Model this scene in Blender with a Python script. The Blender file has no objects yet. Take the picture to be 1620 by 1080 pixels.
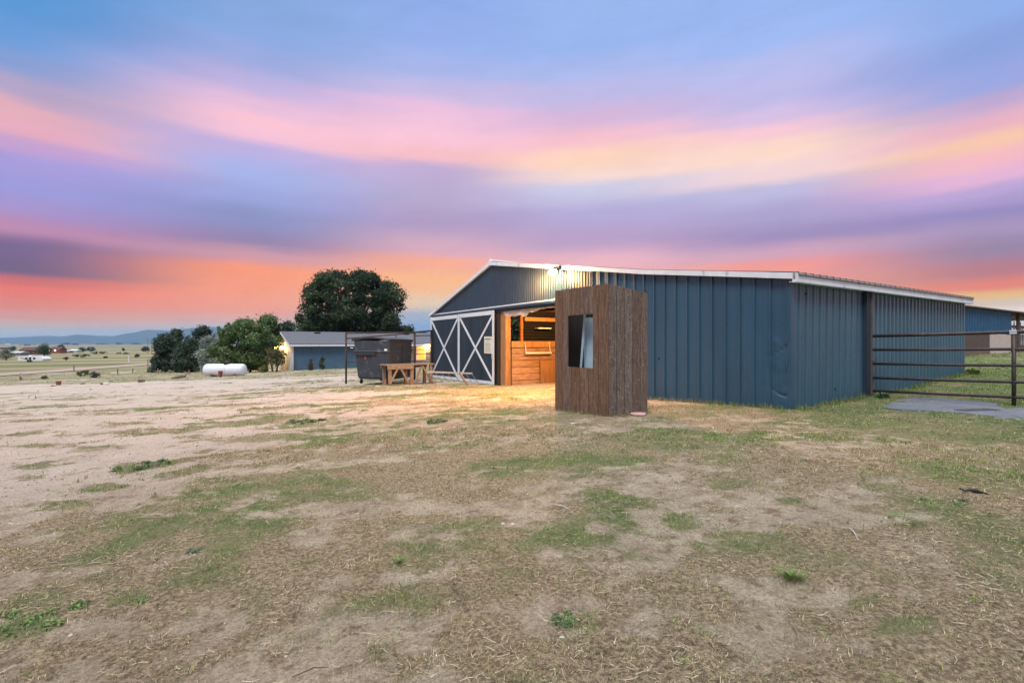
import bpy, math, random
import numpy as np
from mathutils import Vector, Matrix
random.seed(7); rng = np.random.default_rng(11)
S = bpy.context.scene
COL = S.collection
R = math.radians
F = 764.0            # focal length of the photograph in its own pixels
HZ = 542.0           # horizon row
CAMH = 1.5

# ------------------------------------------------------------------ camera, sky, sun, exposure
cam = bpy.data.cameras.new('camera'); camo = bpy.data.objects.new('camera', cam); COL.objects.link(camo)
camo.location = (0, 0, CAMH); camo.rotation_euler = (R(90), 0, 0)
cam.sensor_width = 36; cam.lens = F/1620*36; cam.shift_y = (HZ-540)/1620
cam.clip_start = 0.05; cam.clip_end = 60000
S.camera = camo
S.view_settings.view_transform = 'Standard'; S.view_settings.look = 'None'
S.view_settings.exposure = 0.0; S.view_settings.gamma = 1
SUN_EL, SUN_AZ = 52, 205          # high soft light from behind the camera's left shoulder

def lin(c):
    return tuple(((v/255)/12.92 if v/255 <= .04045 else ((v/255+.055)/1.055)**2.4) for v in c)

W = bpy.data.worlds.new('World'); S.world = W; W.use_nodes = True
def build_world():
    nt = W.node_tree; nt.nodes.clear(); N = nt.nodes; L = nt.links
    def math_(op, a, b=None, c=None, clamp=False):
        n = N.new('ShaderNodeMath'); n.operation = op; n.use_clamp = clamp
        for i, v in enumerate((a, b, c)):
            if v is None: continue
            if isinstance(v, (int, float)): n.inputs[i].default_value = v
            else: L.new(v, n.inputs[i])
        return n.outputs[0]
    tc = N.new('ShaderNodeTexCoord'); sx = N.new('ShaderNodeSeparateXYZ'); L.new(tc.outputs['Generated'], sx.inputs[0])
    X, Y, Z = sx.outputs
    az = math_('ARCTAN2', X, Y)
    rad = math_('SQRT', math_('ADD', math_('MULTIPLY', X, X), math_('MULTIPLY', Y, Y)))
    te = math_('DIVIDE', Z, math_('MAXIMUM', rad, 0.001))
    te = math_('MINIMUM', math_('MAXIMUM', te, -0.2), 6.0)
    cx = N.new('ShaderNodeCombineXYZ'); L.new(math_('MULTIPLY', az, 1.6), cx.inputs[0]); L.new(math_('MULTIPLY', te, 6.0), cx.inputs[1])
    def noise(vec, scale, det, rough=.55, dist=0):
        n = N.new('ShaderNodeTexNoise'); L.new(vec, n.inputs['Vector']); n.inputs['Scale'].default_value = scale
        n.inputs['Detail'].default_value = det; n.inputs['Roughness'].default_value = rough; n.inputs['Distortion'].default_value = dist
        return n.outputs['Fac']
    n1 = noise(cx.outputs[0], 1.3, 3, .5, .6)
    cx2 = N.new('ShaderNodeCombineXYZ'); L.new(math_('MULTIPLY', az, 2.2), cx2.inputs[0])
    L.new(math_('ADD', math_('MULTIPLY', te, 22.0), math_('MULTIPLY', az, 1.5)), cx2.inputs[1])
    n2 = noise(cx2.outputs[0], 1.0, 4, .6, .4)
    fade = math_('MULTIPLY', math_('SUBTRACT', te, 0.015), 9.0, clamp=True)
    w = math_('ADD', math_('MULTIPLY', math_('SUBTRACT', n1, .5), .040), math_('MULTIPLY', math_('SUBTRACT', n2, .5), .024))
    tw = math_('ADD', te, math_('MULTIPLY', w, fade))
    fac = math_('MULTIPLY', tw, 1/0.75, clamp=True)
    cols = [
     (30, [(5,(84,147,210)),(45,(98,152,214)),(90,(128,154,208)),(135,(175,160,195)),(172,(228,170,182)),(208,(232,168,186)),(232,(200,158,205)),(255,(168,152,216)),(295,(155,150,214)),(325,(165,142,200)),(360,(190,132,168)),(385,(120,90,132)),(425,(116,82,114)),(440,(215,96,78)),(454,(243,106,70)),(480,(236,124,86)),(500,(232,150,115)),(513,(225,180,145)),(525,(205,200,185)),(533,(180,195,205))]),
     (400,[(5,(130,164,218)),(50,(134,166,222)),(90,(152,167,220)),(130,(190,175,220)),(165,(232,188,216)),(190,(252,194,208)),(212,(246,192,212)),(235,(192,176,225)),(270,(165,176,230)),(310,(155,163,218)),(350,(138,142,190)),(385,(150,128,168)),(405,(208,148,158)),(425,(255,148,98)),(450,(255,150,102)),(488,(252,154,116)),(505,(235,172,142)),(517,(210,190,180)),(530,(165,188,210))]),
     (690,[(5,(140,168,230)),(60,(146,173,233)),(110,(165,178,230)),(145,(200,185,225)),(172,(238,190,220)),(220,(248,194,212)),(250,(248,188,194)),(272,(192,170,208)),(310,(185,168,203)),(350,(176,152,190)),(392,(218,168,184)),(415,(252,168,132)),(450,(254,184,122)),(482,(235,204,165)),(500,(165,178,195)),(522,(132,166,205))]),
     (930,[(5,(150,180,236)),(70,(150,178,236)),(110,(168,182,233)),(150,(188,183,228)),(190,(215,180,214)),(220,(248,190,200)),(250,(254,212,184)),(275,(248,216,206)),(298,(205,203,228)),(340,(180,168,212)),(380,(186,156,194)),(415,(238,178,188)),(450,(248,178,150)),(500,(240,200,160)),(528,(200,192,195))]),
     (1230,[(5,(150,178,237)),(60,(155,182,240)),(100,(180,187,236)),(150,(190,184,229)),(180,(213,188,224)),(202,(248,198,208)),(240,(254,216,196)),(278,(244,212,212)),(296,(190,184,219)),(340,(172,160,203)),(380,(160,138,184)),(405,(208,158,178)),(425,(246,148,132)),(470,(245,170,120)),(500,(240,205,150)),(528,(215,205,195))]),
     (1590,[(5,(140,172,232)),(60,(136,160,220)),(120,(152,164,222)),(150,(190,165,205)),(190,(234,175,190)),(220,(252,198,166)),(245,(248,184,188)),(280,(232,178,212)),(300,(190,163,212)),(330,(152,135,188)),(360,(168,143,182)),(395,(152,126,156)),(430,(186,112,116)),(450,(236,118,82)),(465,(240,186,98)),(478,(222,196,165)),(490,(248,224,206)),(528,(230,220,205))]),
    ]
    outs = []; azs = []
    for px, stops in cols:
        a = math.atan((px-810)/F); azs.append(a)
        r = N.new('ShaderNodeValToRGB'); L.new(fac, r.inputs[0]); cr = r.color_ramp; cr.interpolation = 'EASE'
        pts = sorted([((HZ-y)/F*math.cos(a)/0.75, lin(c)) for y, c in stops])
        while len(cr.elements) > 1: cr.elements.remove(cr.elements[-1])
        cr.elements[0].position = max(0, pts[0][0]); cr.elements[0].color = pts[0][1]+(1,)
        for p, c in pts[1:]:
            e = cr.elements.new(min(1, p)); e.color = c+(1,)
        outs.append(r.outputs[0])
    azw = math_('ADD', az, math_('MULTIPLY', math_('SUBTRACT', n1, .5), .12))
    cur = outs[0]
    for i in range(1, 6):
        m = N.new('ShaderNodeMapRange'); m.interpolation_type = 'SMOOTHSTEP'; L.new(azw, m.inputs[0])
        m.inputs[1].default_value = azs[i-1]; m.inputs[2].default_value = azs[i]
        mx = N.new('ShaderNodeMix'); mx.data_type = 'RGBA'; L.new(m.outputs[0], mx.inputs['Factor'])
        L.new(cur, mx.inputs['A']); L.new(outs[i], mx.inputs['B']); cur = mx.outputs['Result']
    # unseen sky overhead, brightened to add soft light from above
    hi = N.new('ShaderNodeMapRange'); hi.interpolation_type = 'SMOOTHSTEP'; L.new(te, hi.inputs[0])
    hi.inputs[1].default_value = .78; hi.inputs[2].default_value = 1.5
    mx = N.new('ShaderNodeMix'); mx.data_type = 'RGBA'; L.new(hi.outputs[0], mx.inputs['Factor'])
    L.new(cur, mx.inputs['A']); mx.inputs['B'].default_value = (2.0, 1.95, 1.9, 1); cur = mx.outputs['Result']
    cx3 = N.new('ShaderNodeCombineXYZ'); L.new(math_('MULTIPLY', az, 5.0), cx3.inputs[0])
    L.new(math_('ADD', math_('MULTIPLY', te, 17.0), math_('MULTIPLY', az, -2.0)), cx3.inputs[1])
    n3 = noise(cx3.outputs[0], 1.3, 8, .68, .5)
    gain = math_('ADD', .90, math_('MULTIPLY', n3, .20))
    vm = N.new('ShaderNodeVectorMath'); vm.operation = 'SCALE'; L.new(cur, vm.inputs[0]); L.new(gain, vm.inputs['Scale'])
    hs = N.new('ShaderNodeHueSaturation'); hs.inputs['Saturation'].default_value = .98; L.new(vm.outputs[0], hs.inputs['Color']); cur = hs.outputs[0]
    sky = N.new('ShaderNodeTexSky'); sky.sky_type = 'NISHITA'; sky.sun_disc = False
    sky.sun_elevation = R(SUN_EL); sky.sun_rotation = R(SUN_AZ)
    bg = N.new('ShaderNodeBackground'); L.new(sky.outputs[0], bg.inputs[0]); bg.inputs[1].default_value = 0.05
    bg2 = N.new('ShaderNodeBackground'); L.new(cur, bg2.inputs[0]); bg2.inputs[1].default_value = 1.11
    mxs = N.new('ShaderNodeMixShader'); mxs.inputs[0].default_value = .93
    L.new(bg.outputs[0], mxs.inputs[1]); L.new(bg2.outputs[0], mxs.inputs[2])
    out = N.new('ShaderNodeOutputWorld'); L.new(mxs.outputs[0], out.inputs[0])
build_world()

sun = bpy.data.lights.new('sun', 'SUN'); sun.energy = 2.8; sun.angle = R(22); sun.color = (1, .97, .86)
suno = bpy.data.objects.new('sun', sun); COL.objects.link(suno)
sa, se = R(SUN_AZ), R(SUN_EL)
sd = Vector((math.sin(sa)*math.cos(se), math.cos(sa)*math.cos(se), math.sin(se)))
suno.rotation_euler = sd.to_track_quat('Z', 'Y').to_euler()

# ------------------------------------------------------------------ tagging
def tag(o, label=None, cat=None, group=None, kind=None):
    if label: o['label'] = label
    if cat: o['category'] = cat
    if group: o['group'] = group
    if kind: o['kind'] = kind
    return o
def thing(name, label, cat, loc=(0,0,0), group=None):
    o = bpy.data.objects.new(name, None); COL.objects.link(o); o.location = loc; o.empty_display_size = .2
    return tag(o, label, cat, group)

# ------------------------------------------------------------------ noise and terrain
def vnoise(x, y, seed=0):
    x = np.asarray(x, float); y = np.asarray(y, float)
    xi = np.floor(x).astype(np.int64); yi = np.floor(y).astype(np.int64)
    fx = x-xi; fy = y-yi; fx = fx*fx*(3-2*fx); fy = fy*fy*(3-2*fy)
    def h(a, b):
        n = (a*374761393 + b*668265263 + seed*974634777) & 0xffffffff
        n = ((n ^ (n >> 13))*1274126177) & 0xffffffff
        return ((n ^ (n >> 16)) & 0xffff)/65535.0
    return (h(xi,yi)*(1-fx)+h(xi+1,yi)*fx)*(1-fy) + (h(xi,yi+1)*(1-fx)+h(xi+1,yi+1)*fx)*fy
def fbm(x, y, seed=0, oct=4):
    s = 0; a = .5; t = 0
    for i in range(oct):
        s = s + a*vnoise(x*2**i+17.3*i, y*2**i-9.1*i, seed+i); t += a; a *= .5
    return s/t
def sst(a, b, x):
    t = np.clip((np.asarray(x, float)-a)/(b-a), 0, 1); return t*t*(3-2*t)
RES = np.array([(-6,22,.2),(-3,22.3,.12),(-.7,21.3,0.02),(-21,45,.43),(-24,40,.26),(15.15,16.3,.26),(28,32,.32),(9.1,12.5,.06),
                (6,10.5,0),(1.9,9.7,.155),(1,11,.17),(3,11.2,.12),(4,13.9,-.05),(0,5,0),(5,8,0),(-5,10,0),(0,0,0),(-6,5,0),(-30,30,.2),(2,14,.0),(9,8,0),(11,10,0),(-12,14,.1),(-8.6,52,.5),(-4.5,27.3,.2)])
def ground(x, y):
    x = np.asarray(x, float); y = np.asarray(y, float)
    p = .0327*x - .0187*y
    num = 0; den = 1e-6
    for cx, cy, r in RES:
        w = 1/((x-cx)**2+(y-cy)**2+4)**1.5
        num = num + w*r; den = den + w
    far = 1-sst(45, 90, np.hypot(x, y))
    p = p + num/den*far
    lo = -1.5-20*(1-np.exp(-.45*np.maximum(-p-1.5, 0)/20))
    hi = .6+.5*(1-np.exp(-np.maximum(p-.6, 0)/.5))
    return np.where(p < -1.5, lo, np.where(p > .6, hi, p))
def G(x, y): return float(ground(x, y))
def gp(px, py):
    """where the line of sight through a point of the photograph meets the terrain"""
    m = (px-810)/F; q = (py-HZ)/F
    lo, hi = 1.5, 1.5
    while hi < 20000 and CAMH-q*hi > G(m*hi, hi): lo = hi; hi *= 1.05
    for _ in range(40):
        mid = (lo+hi)/2
        if CAMH-q*mid > G(m*mid, mid): lo = mid
        else: hi = mid
    return m*hi, hi, G(m*hi, hi)
def P(px, py, z): return Vector(((px-810)/F*z, z, CAMH-(py-HZ)/F*z))

# ------------------------------------------------------------------ materials
def mat(name, col, rough=.7, var=.12, scale=6.0, col2=None, bump=.0, bscale=40.0, metal=0.0, stretch=(1,1,1), spec=.4, stains=None, mid=.5, attr=None, trans=0.0, objvar=0):
    m = bpy.data.materials.new(name); m.use_nodes = True; nt = m.node_tree; N = nt.nodes; L = nt.links
    b = N['Principled BSDF']; b.inputs['Roughness'].default_value = rough; b.inputs['Metallic'].default_value = metal
    b.inputs['Specular IOR Level'].default_value = spec
    g = N.new('ShaderNodeNewGeometry'); mp = N.new('ShaderNodeMapping'); L.new(g.outputs['Position'], mp.inputs[0]); mp.inputs['Scale'].default_value = stretch
    n = N.new('ShaderNodeTexNoise'); n.inputs['Scale'].default_value = scale; n.inputs['Detail'].default_value = 6; n.inputs['Roughness'].default_value = .65
    L.new(mp.outputs[0], n.inputs['Vector'])
    r = N.new('ShaderNodeValToRGB'); L.new(n.outputs['Fac'], r.inputs[0])
    c2 = col2 or tuple(min(1, c*(1+var*2)) for c in col); c1 = col if col2 else tuple(c*(1-var) for c in col)
    r.color_ramp.elements[0].position = mid-.18; r.color_ramp.elements[0].color = c1+(1,)
    r.color_ramp.elements[1].position = mid+.18; r.color_ramp.elements[1].color = c2+(1,)
    out = r.outputs[0]
    if stains:
        sc, scol, thr, sstr = stains
        mp2 = N.new('ShaderNodeMapping'); L.new(g.outputs['Position'], mp2.inputs[0]); mp2.inputs['Scale'].default_value = sstr
        n2 = N.new('ShaderNodeTexNoise'); n2.inputs['Scale'].default_value = sc; n2.inputs['Detail'].default_value = 8; L.new(mp2.outputs[0], n2.inputs['Vector'])
        mr = N.new('ShaderNodeMapRange'); L.new(n2.outputs['Fac'], mr.inputs[0]); mr.inputs[1].default_value = thr; mr.inputs[2].default_value = thr+.12
        mx = N.new('ShaderNodeMix'); mx.data_type = 'RGBA'; L.new(mr.outputs[0], mx.inputs['Factor']); L.new(out, mx.inputs['A']); mx.inputs['B'].default_value = scol+(1,)
        out = mx.outputs['Result']
    if objvar:
        oi = N.new('ShaderNodeObjectInfo'); mr = N.new('ShaderNodeMapRange'); L.new(oi.outputs['Random'], mr.inputs[0]); mr.inputs[3].default_value = 1-objvar; mr.inputs[4].default_value = 1+objvar
        hs = N.new('ShaderNodeHueSaturation'); L.new(out, hs.inputs['Color']); L.new(mr.outputs[0], hs.inputs['Value'])
        m2 = N.new('ShaderNodeMath'); m2.operation = 'FRACT'; m3 = N.new('ShaderNodeMath'); m3.operation = 'MULTIPLY'; m3.inputs[1].default_value = 7.3
        L.new(oi.outputs['Random'], m3.inputs[0]); L.new(m3.outputs[0], m2.inputs[0]); mr2 = N.new('ShaderNodeMapRange'); L.new(m2.outputs[0], mr2.inputs[0]); mr2.inputs[3].default_value = .78; mr2.inputs[4].default_value = 1.2
        L.new(mr2.outputs[0], hs.inputs['Saturation']); out = hs.outputs[0]
    if attr:
        at = N.new('ShaderNodeAttribute'); at.attribute_name = attr
        mx = N.new('ShaderNodeMix'); mx.data_type = 'RGBA'; mx.blend_type = 'MULTIPLY'; mx.inputs['Factor'].default_value = 1
        L.new(out, mx.inputs['A']); L.new(at.outputs['Color'], mx.inputs['B']); out = mx.outputs['Result']
    L.new(out, b.inputs['Base Color'])
    if bump:
        nb = N.new('ShaderNodeTexNoise'); nb.inputs['Scale'].default_value = bscale; nb.inputs['Detail'].default_value = 5; L.new(mp.outputs[0], nb.inputs['Vector'])
        bp = N.new('ShaderNodeBump'); bp.inputs['Strength'].default_value = bump; bp.inputs['Distance'].default_value = .02
        L.new(nb.outputs['Fac'], bp.inputs['Height']); L.new(bp.outputs[0], b.inputs['Normal'])
    if trans:
        t = N.new('ShaderNodeBsdfTranslucent'); L.new(out, t.inputs['Color']); ms = N.new('ShaderNodeMixShader'); ms.inputs[0].default_value = trans
        L.new(b.outputs[0], ms.inputs[1]); L.new(t.outputs[0], ms.inputs[2]); L.new(ms.outputs[0], N['Material Output'].inputs[0])
    return m
def emis(name, col, s):
    m = bpy.data.materials.new(name); m.use_nodes = True; b = m.node_tree.nodes['Principled BSDF']
    b.inputs['Base Color'].default_value = col+(1,); b.inputs['Emission Color'].default_value = col+(1,); b.inputs['Emission Strength'].default_value = s
    return m
M = {}
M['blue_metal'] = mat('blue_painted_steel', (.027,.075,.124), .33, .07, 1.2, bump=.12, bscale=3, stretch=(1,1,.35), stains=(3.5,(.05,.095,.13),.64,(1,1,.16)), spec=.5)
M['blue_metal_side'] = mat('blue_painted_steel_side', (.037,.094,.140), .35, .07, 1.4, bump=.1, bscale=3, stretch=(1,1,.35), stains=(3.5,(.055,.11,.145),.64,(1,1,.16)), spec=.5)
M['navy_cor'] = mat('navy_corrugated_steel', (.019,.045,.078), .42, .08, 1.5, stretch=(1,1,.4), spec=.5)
M['white'] = mat('white_trim_paint', (.60,.64,.70), .5, .05, 3, stains=(5,(.36,.36,.36),.62,(1,1,.4)))
M['greytrim'] = mat('grey_trim_paint', (.33,.33,.34), .6, .08, 3, stains=(7,(.20,.18,.17),.60,(1,1,.6)))
M['door'] = mat('navy_door_plywood', (.012,.026,.042), .7, .25, 2.5, stretch=(1,1,.12), stains=(4,(.032,.045,.06),.6,(2,2,.2)))
M['roof'] = mat('brown_steel_roof', (.10,.075,.07), .5, .15, 3)
M['steel_dark'] = mat('dark_brown_gate_pipe', (.040,.030,.031), .5, .25, 9, stains=(14,(.14,.06,.03),.62,(1,1,1)))
M['rust'] = mat('rusty_pipe', (.050,.028,.024), .75, .3, 12, stains=(9,(.10,.05,.03),.6,(1,1,1)))
M['booth'] = mat('weathered_brown_panel', (.072,.042,.028), .85, .3, 11, col2=(.21,.130,.088), bump=.7, bscale=70, stretch=(2.4,2.4,.28), stains=(40,(.30,.235,.19),.60,(1.2,1.2,.4)), objvar=.14)
M['booth2'] = mat('greyed_brown_panel', (.070,.050,.040), .88, .3, 11, col2=(.20,.150,.120), bump=.7, bscale=70, stretch=(2.4,2.4,.28), stains=(40,(.33,.29,.26),.58,(1.2,1.2,.4)), objvar=.16)
M['booth_in'] = mat('booth_inner_shade', (.030,.022,.02), .9, .2, 5, stretch=(2,2,.3))  # inner faces coloured dark in place of the shade inside the booth
M['pale_blue'] = mat('pale_blue_paint', (.36,.50,.60), .6, .05, 3)
M['wood_in'] = mat('stall_timber', (.25,.125,.055), .75, .3, 3, objvar=.25, bump=.3, bscale=30, stretch=(1,1,6), stains=(6,(.16,.08,.04),.62,(.6,.6,3)))
M['wood_post'] = mat('post_timber', (.27,.14,.06), .75, .2, 3, bump=.3, bscale=30, stretch=(5,5,.5))
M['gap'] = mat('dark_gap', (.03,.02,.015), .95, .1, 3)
M['torn'] = mat('torn_insulation', (.42,.38,.34), .9, .15, 7, bump=.4, bscale=20)
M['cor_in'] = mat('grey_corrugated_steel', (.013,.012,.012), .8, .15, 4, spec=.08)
M['barn_floor'] = mat('barn_dirt_floor', (.42,.33,.22), .95, .2, 4, bump=.5, bscale=20)
M['dump'] = mat('dark_grey_dumpster', (.030,.038,.051), .55, .15, 2.5, bump=.1, bscale=5, stains=(4,(.085,.10,.13),.58,(1,1,.7)))
M['dumplid'] = mat('black_plastic_lid', (.026,.030,.038), .5, .15, 4)
M['rubber'] = mat('rubber', (.02,.02,.02), .85)
M['sticker'] = mat('white_sticker', (.65,.66,.68), .6)
M['oldwood'] = mat('weathered_bench_wood', (.17,.125,.095), .9, .25, 4, col2=(.31,.24,.19), bump=.4, bscale=30, stretch=(3,3,3))
M['alu'] = mat('aluminium', (.50,.52,.55), .4, .1, 6, metal=.6)
M['oldsteel'] = mat('dull_steel', (.13,.13,.13), .6)
M['house_blue'] = mat('blue_house_siding', (.062,.128,.195), .7, .08, 2)
M['house_white'] = mat('pale_house_siding', (.42,.44,.46), .7, .06, 2)
M['house_stone'] = mat('brown_grey_siding', (.17,.15,.14), .85, .2, 5)
M['shingle'] = mat('grey_shingles', (.098,.105,.125), .95, .2, 9, bump=.4, bscale=25)
M['tank'] = mat('white_tank_paint', (.62,.66,.72), .45, .05, 2, stains=(3,(.45,.45,.45),.62,(1,1,1)))
M['black'] = mat('black_plastic', (.015,.016,.02), .5)
M['red'] = mat('dark_red_paint', (.20,.06,.05), .7)
M['bluewood'] = mat('bright_blue_siding', (.008,.068,.150), .55, .12, 1.5, stains=(9,(.10,.25,.36),.63,(1,1,2)))
M['darkplank'] = mat('dark_weathered_planks', (.085,.062,.056), .9, .3, 4, bump=.4, bscale=25, stretch=(1,1,5))
M['midplank'] = mat('brown_weathered_planks', (.15,.105,.09), .9, .3, 4, bump=.4, bscale=25, stretch=(1,1,5))
M['osb'] = mat('pale_strand_board', (.40,.33,.29), .9, .3, 14, col2=(.62,.54,.50), stretch=(.5,.5,1.6), stains=(16,(.25,.19,.16),.60,(.4,.4,1.4)))
M['slab'] = mat('grey_mat', (.115,.128,.155), .8, .18, 3, bump=.3, bscale=30, stains=(4,(.17,.18,.20),.6,(1,1,1)))
M['pinkrock'] = mat('pink_sandstone', (.52,.33,.33), .9, .12, 8, bump=.4, bscale=30)
M['rock'] = mat('brown_rock', (.12,.085,.07), .95, .3, 6, bump=.6, bscale=15)
M['paleRock'] = mat('pale_rock', (.55,.52,.50), .95, .2, 6, bump=.6, bscale=15)
M['bark'] = mat('tree_bark', (.085,.06,.045), .95, .3, 6, bump=.6, bscale=12, stretch=(1,1,.3))
M['leaf'] = mat('leaves', (.9,.9,.9), .6, .08, 1.0, attr='tint', trans=.25)
M['grass'] = mat('grass_blades', (.95,.95,.95), .75, .05, 1.0, attr='tint', trans=.15)
M['road'] = mat('pinkish_dirt_road', (.33,.255,.215), .95, .12, .3)
M['hill'] = mat('haze_blue_forest', (.055,.085,.095), 1, .2, .002)  # forest colour shifted to blue, standing in for part of the distance haze
M['roofbrown'] = mat('brown_far_roof', (.085,.05,.045), .95, .25, .8)
M['glass'] = mat('dark_window_glass', (.012,.016,.02), .12, .1, 2, spec=.7)
M['paper'] = mat('notice_paper', (.60,.60,.52), .8, .05, 4)
M['inkline'] = mat('printed_ink', (.10,.10,.10), .8)
M['bulb'] = emis('lit_bulb', (1, .80, .50), 60)
M['bulb_small'] = emis('lit_porch_bulb', (1, .72, .35), 55)
M['lit_window'] = emis('lit_window_curtain', (1, .36, .06), .85)
M['farlight'] = emis('far_yard_light', (1, .9, .7), 9)

# ------------------------------------------------------------------ mesh helpers
class MB:
    def __init__(s): s.v = []; s.f = []
    def add(s, vs, fs):
        k = len(s.v); s.v += [tuple(v) for v in vs]; s.f += [tuple(i+k for i in f) for f in fs]; return s
    def frame(s, o, a, b, c, x0, x1, y0, y1, z0, z1):
        """box in the frame of origin o and axes a, b, c"""
        o = Vector(o); a = Vector(a); b = Vector(b); c = Vector(c); vs = []
        for z in (z0, z1):
            for (x, y) in ((x0,y0),(x1,y0),(x1,y1),(x0,y1)): vs.append(o+a*x+b*y+c*z)
        return s.add(vs, [(3,2,1,0),(4,5,6,7),(0,1,5,4),(1,2,6,5),(2,3,7,6),(3,0,4,7)])
    def box(s, x0, x1, y0, y1, z0, z1): return s.frame((0,0,0),(1,0,0),(0,1,0),(0,0,1),x0,x1,y0,y1,z0,z1)
    def bar(s, p, q, w, h=None, up=(0,0,1)):
        """square bar from p to q"""
        p = Vector(p); q = Vector(q); h = h or w; d = (q-p); ln = d.length; d.normalize(); up = Vector(up)
        if abs(d.dot(up)) > .98: up = Vector((1,0,0))
        sd_ = d.cross(up).normalized(); u2 = sd_.cross(d)
        return s.frame(p, d, sd_, u2, 0, ln, -w/2, w/2, -h/2, h/2)
    def tube(s, pts, r, n=10, caps=True):
        pts = [Vector(p) for p in pts]; rr = r if isinstance(r, (list, tuple)) else [r]*len(pts)
        vs = []; fs = []; prev = None
        for i, p in enumerate(pts):
            d = (pts[min(i+1, len(pts)-1)]-pts[max(i-1, 0)]).normalized()
            up = Vector((0,0,1)) if abs(d.z) < .95 else Vector((1,0,0))
            if prev is None: a = d.cross(up).normalized()
            else: a = (prev-d*prev.dot(d)).normalized()
            prev = a; b = d.cross(a)
            for k in range(n):
                t = 2*math.pi*k/n; vs.append(p+(a*math.cos(t)+b*math.sin(t))*rr[i])
        for i in range(len(pts)-1):
            for k in range(n):
                fs.append((i*n+k, i*n+(k+1)%n, (i+1)*n+(k+1)%n, (i+1)*n+k))
        if caps: fs.append(tuple(range(n))[::-1]); fs.append(tuple((len(pts)-1)*n+k for k in range(n)))
        return s.add(vs, fs)
    def ell(s, c, rx, ry, rz, nu=14, nv=8, jit=0, seed=0):
        r_ = random.Random(seed); vs = []; fs = []; c = Vector(c)
        vs.append(c+Vector((0,0,-rz)))
        for j in range(1, nv):
            ph = -math.pi/2+math.pi*j/nv
            for i in range(nu):
                t = 2*math.pi*i/nu; k = 1+r_.uniform(-jit, jit)
                vs.append(c+Vector((rx*math.cos(ph)*math.cos(t)*k, ry*math.cos(ph)*math.sin(t)*k, rz*math.sin(ph)*k)))
        vs.append(c+Vector((0,0,rz))); top = len(vs)-1
        for i in range(nu): fs.append((0, 1+(i+1)%nu, 1+i)); fs.append((top, 1+(nv-2)*nu+i, 1+(nv-2)*nu+(i+1)%nu))
        for j in range(nv-2):
            for i in range(nu): fs.append((1+j*nu+i, 1+j*nu+(i+1)%nu, 1+(j+1)*nu+(i+1)%nu, 1+(j+1)*nu+i))
        return s.add(vs, fs)
    def prism(s, poly, ext):
        """polygon (3D points) pushed along ext"""
        n = len(poly); poly = [Vector(p) for p in poly]; e = Vector(ext)
        return s.add(poly+[p+e for p in poly], [tuple(range(n))[::-1], tuple(range(n, 2*n))]+[(i, (i+1)%n, (i+1)%n+n, i+n) for i in range(n)])
    def build(s, name, m, parent=None, smooth=False, bevel=0):
        me = bpy.data.meshes.new(name); me.from_pydata(s.v, [], s.f); me.update()
        me.materials.append(m if not isinstance(m, str) else M[m])
        o = bpy.data.objects.new(name, me); COL.objects.link(o)
        if parent is not None:
            o.parent = parent
            pl = Vector((0,0,0)); q = parent
            while q is not None: pl += q.location; q = q.parent
            for v in me.vertices: v.co = v.co-pl
        if smooth:
            for p in me.polygons: p.use_smooth = True
        if bevel:
            b = o.modifiers.new('bevel', 'BEVEL'); b.width = bevel; b.segments = 2; b.limit_method = 'ANGLE'
        return o
def npmesh(name, V, faces_flat, loop_start, loop_total, m, tint=None, parent=None, smooth=False):
    me = bpy.data.meshes.new(name); me.vertices.add(len(V)); me.vertices.foreach_set('co', V.astype(np.float32).ravel())
    me.loops.add(len(faces_flat)); me.loops.foreach_set('vertex_index', faces_flat.astype(np.int32))
    me.polygons.add(len(loop_start)); me.polygons.foreach_set('loop_start', loop_start.astype(np.int32)); me.polygons.foreach_set('loop_total', loop_total.astype(np.int32))
    if smooth: me.polygons.foreach_set('use_smooth', np.ones(len(loop_start), bool))
    me.update(calc_edges=True)
    if tint is not None:
        a = me.color_attributes.new('tint', 'FLOAT_COLOR', 'POINT')
        a.data.foreach_set('color', np.c_[tint, np.ones(len(tint))].astype(np.float32).ravel())
    me.materials.append(M[m] if isinstance(m, str) else m)
    o = bpy.data.objects.new(name, me); COL.objects.link(o)
    if parent is not None: o.parent = parent
    return o

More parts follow.
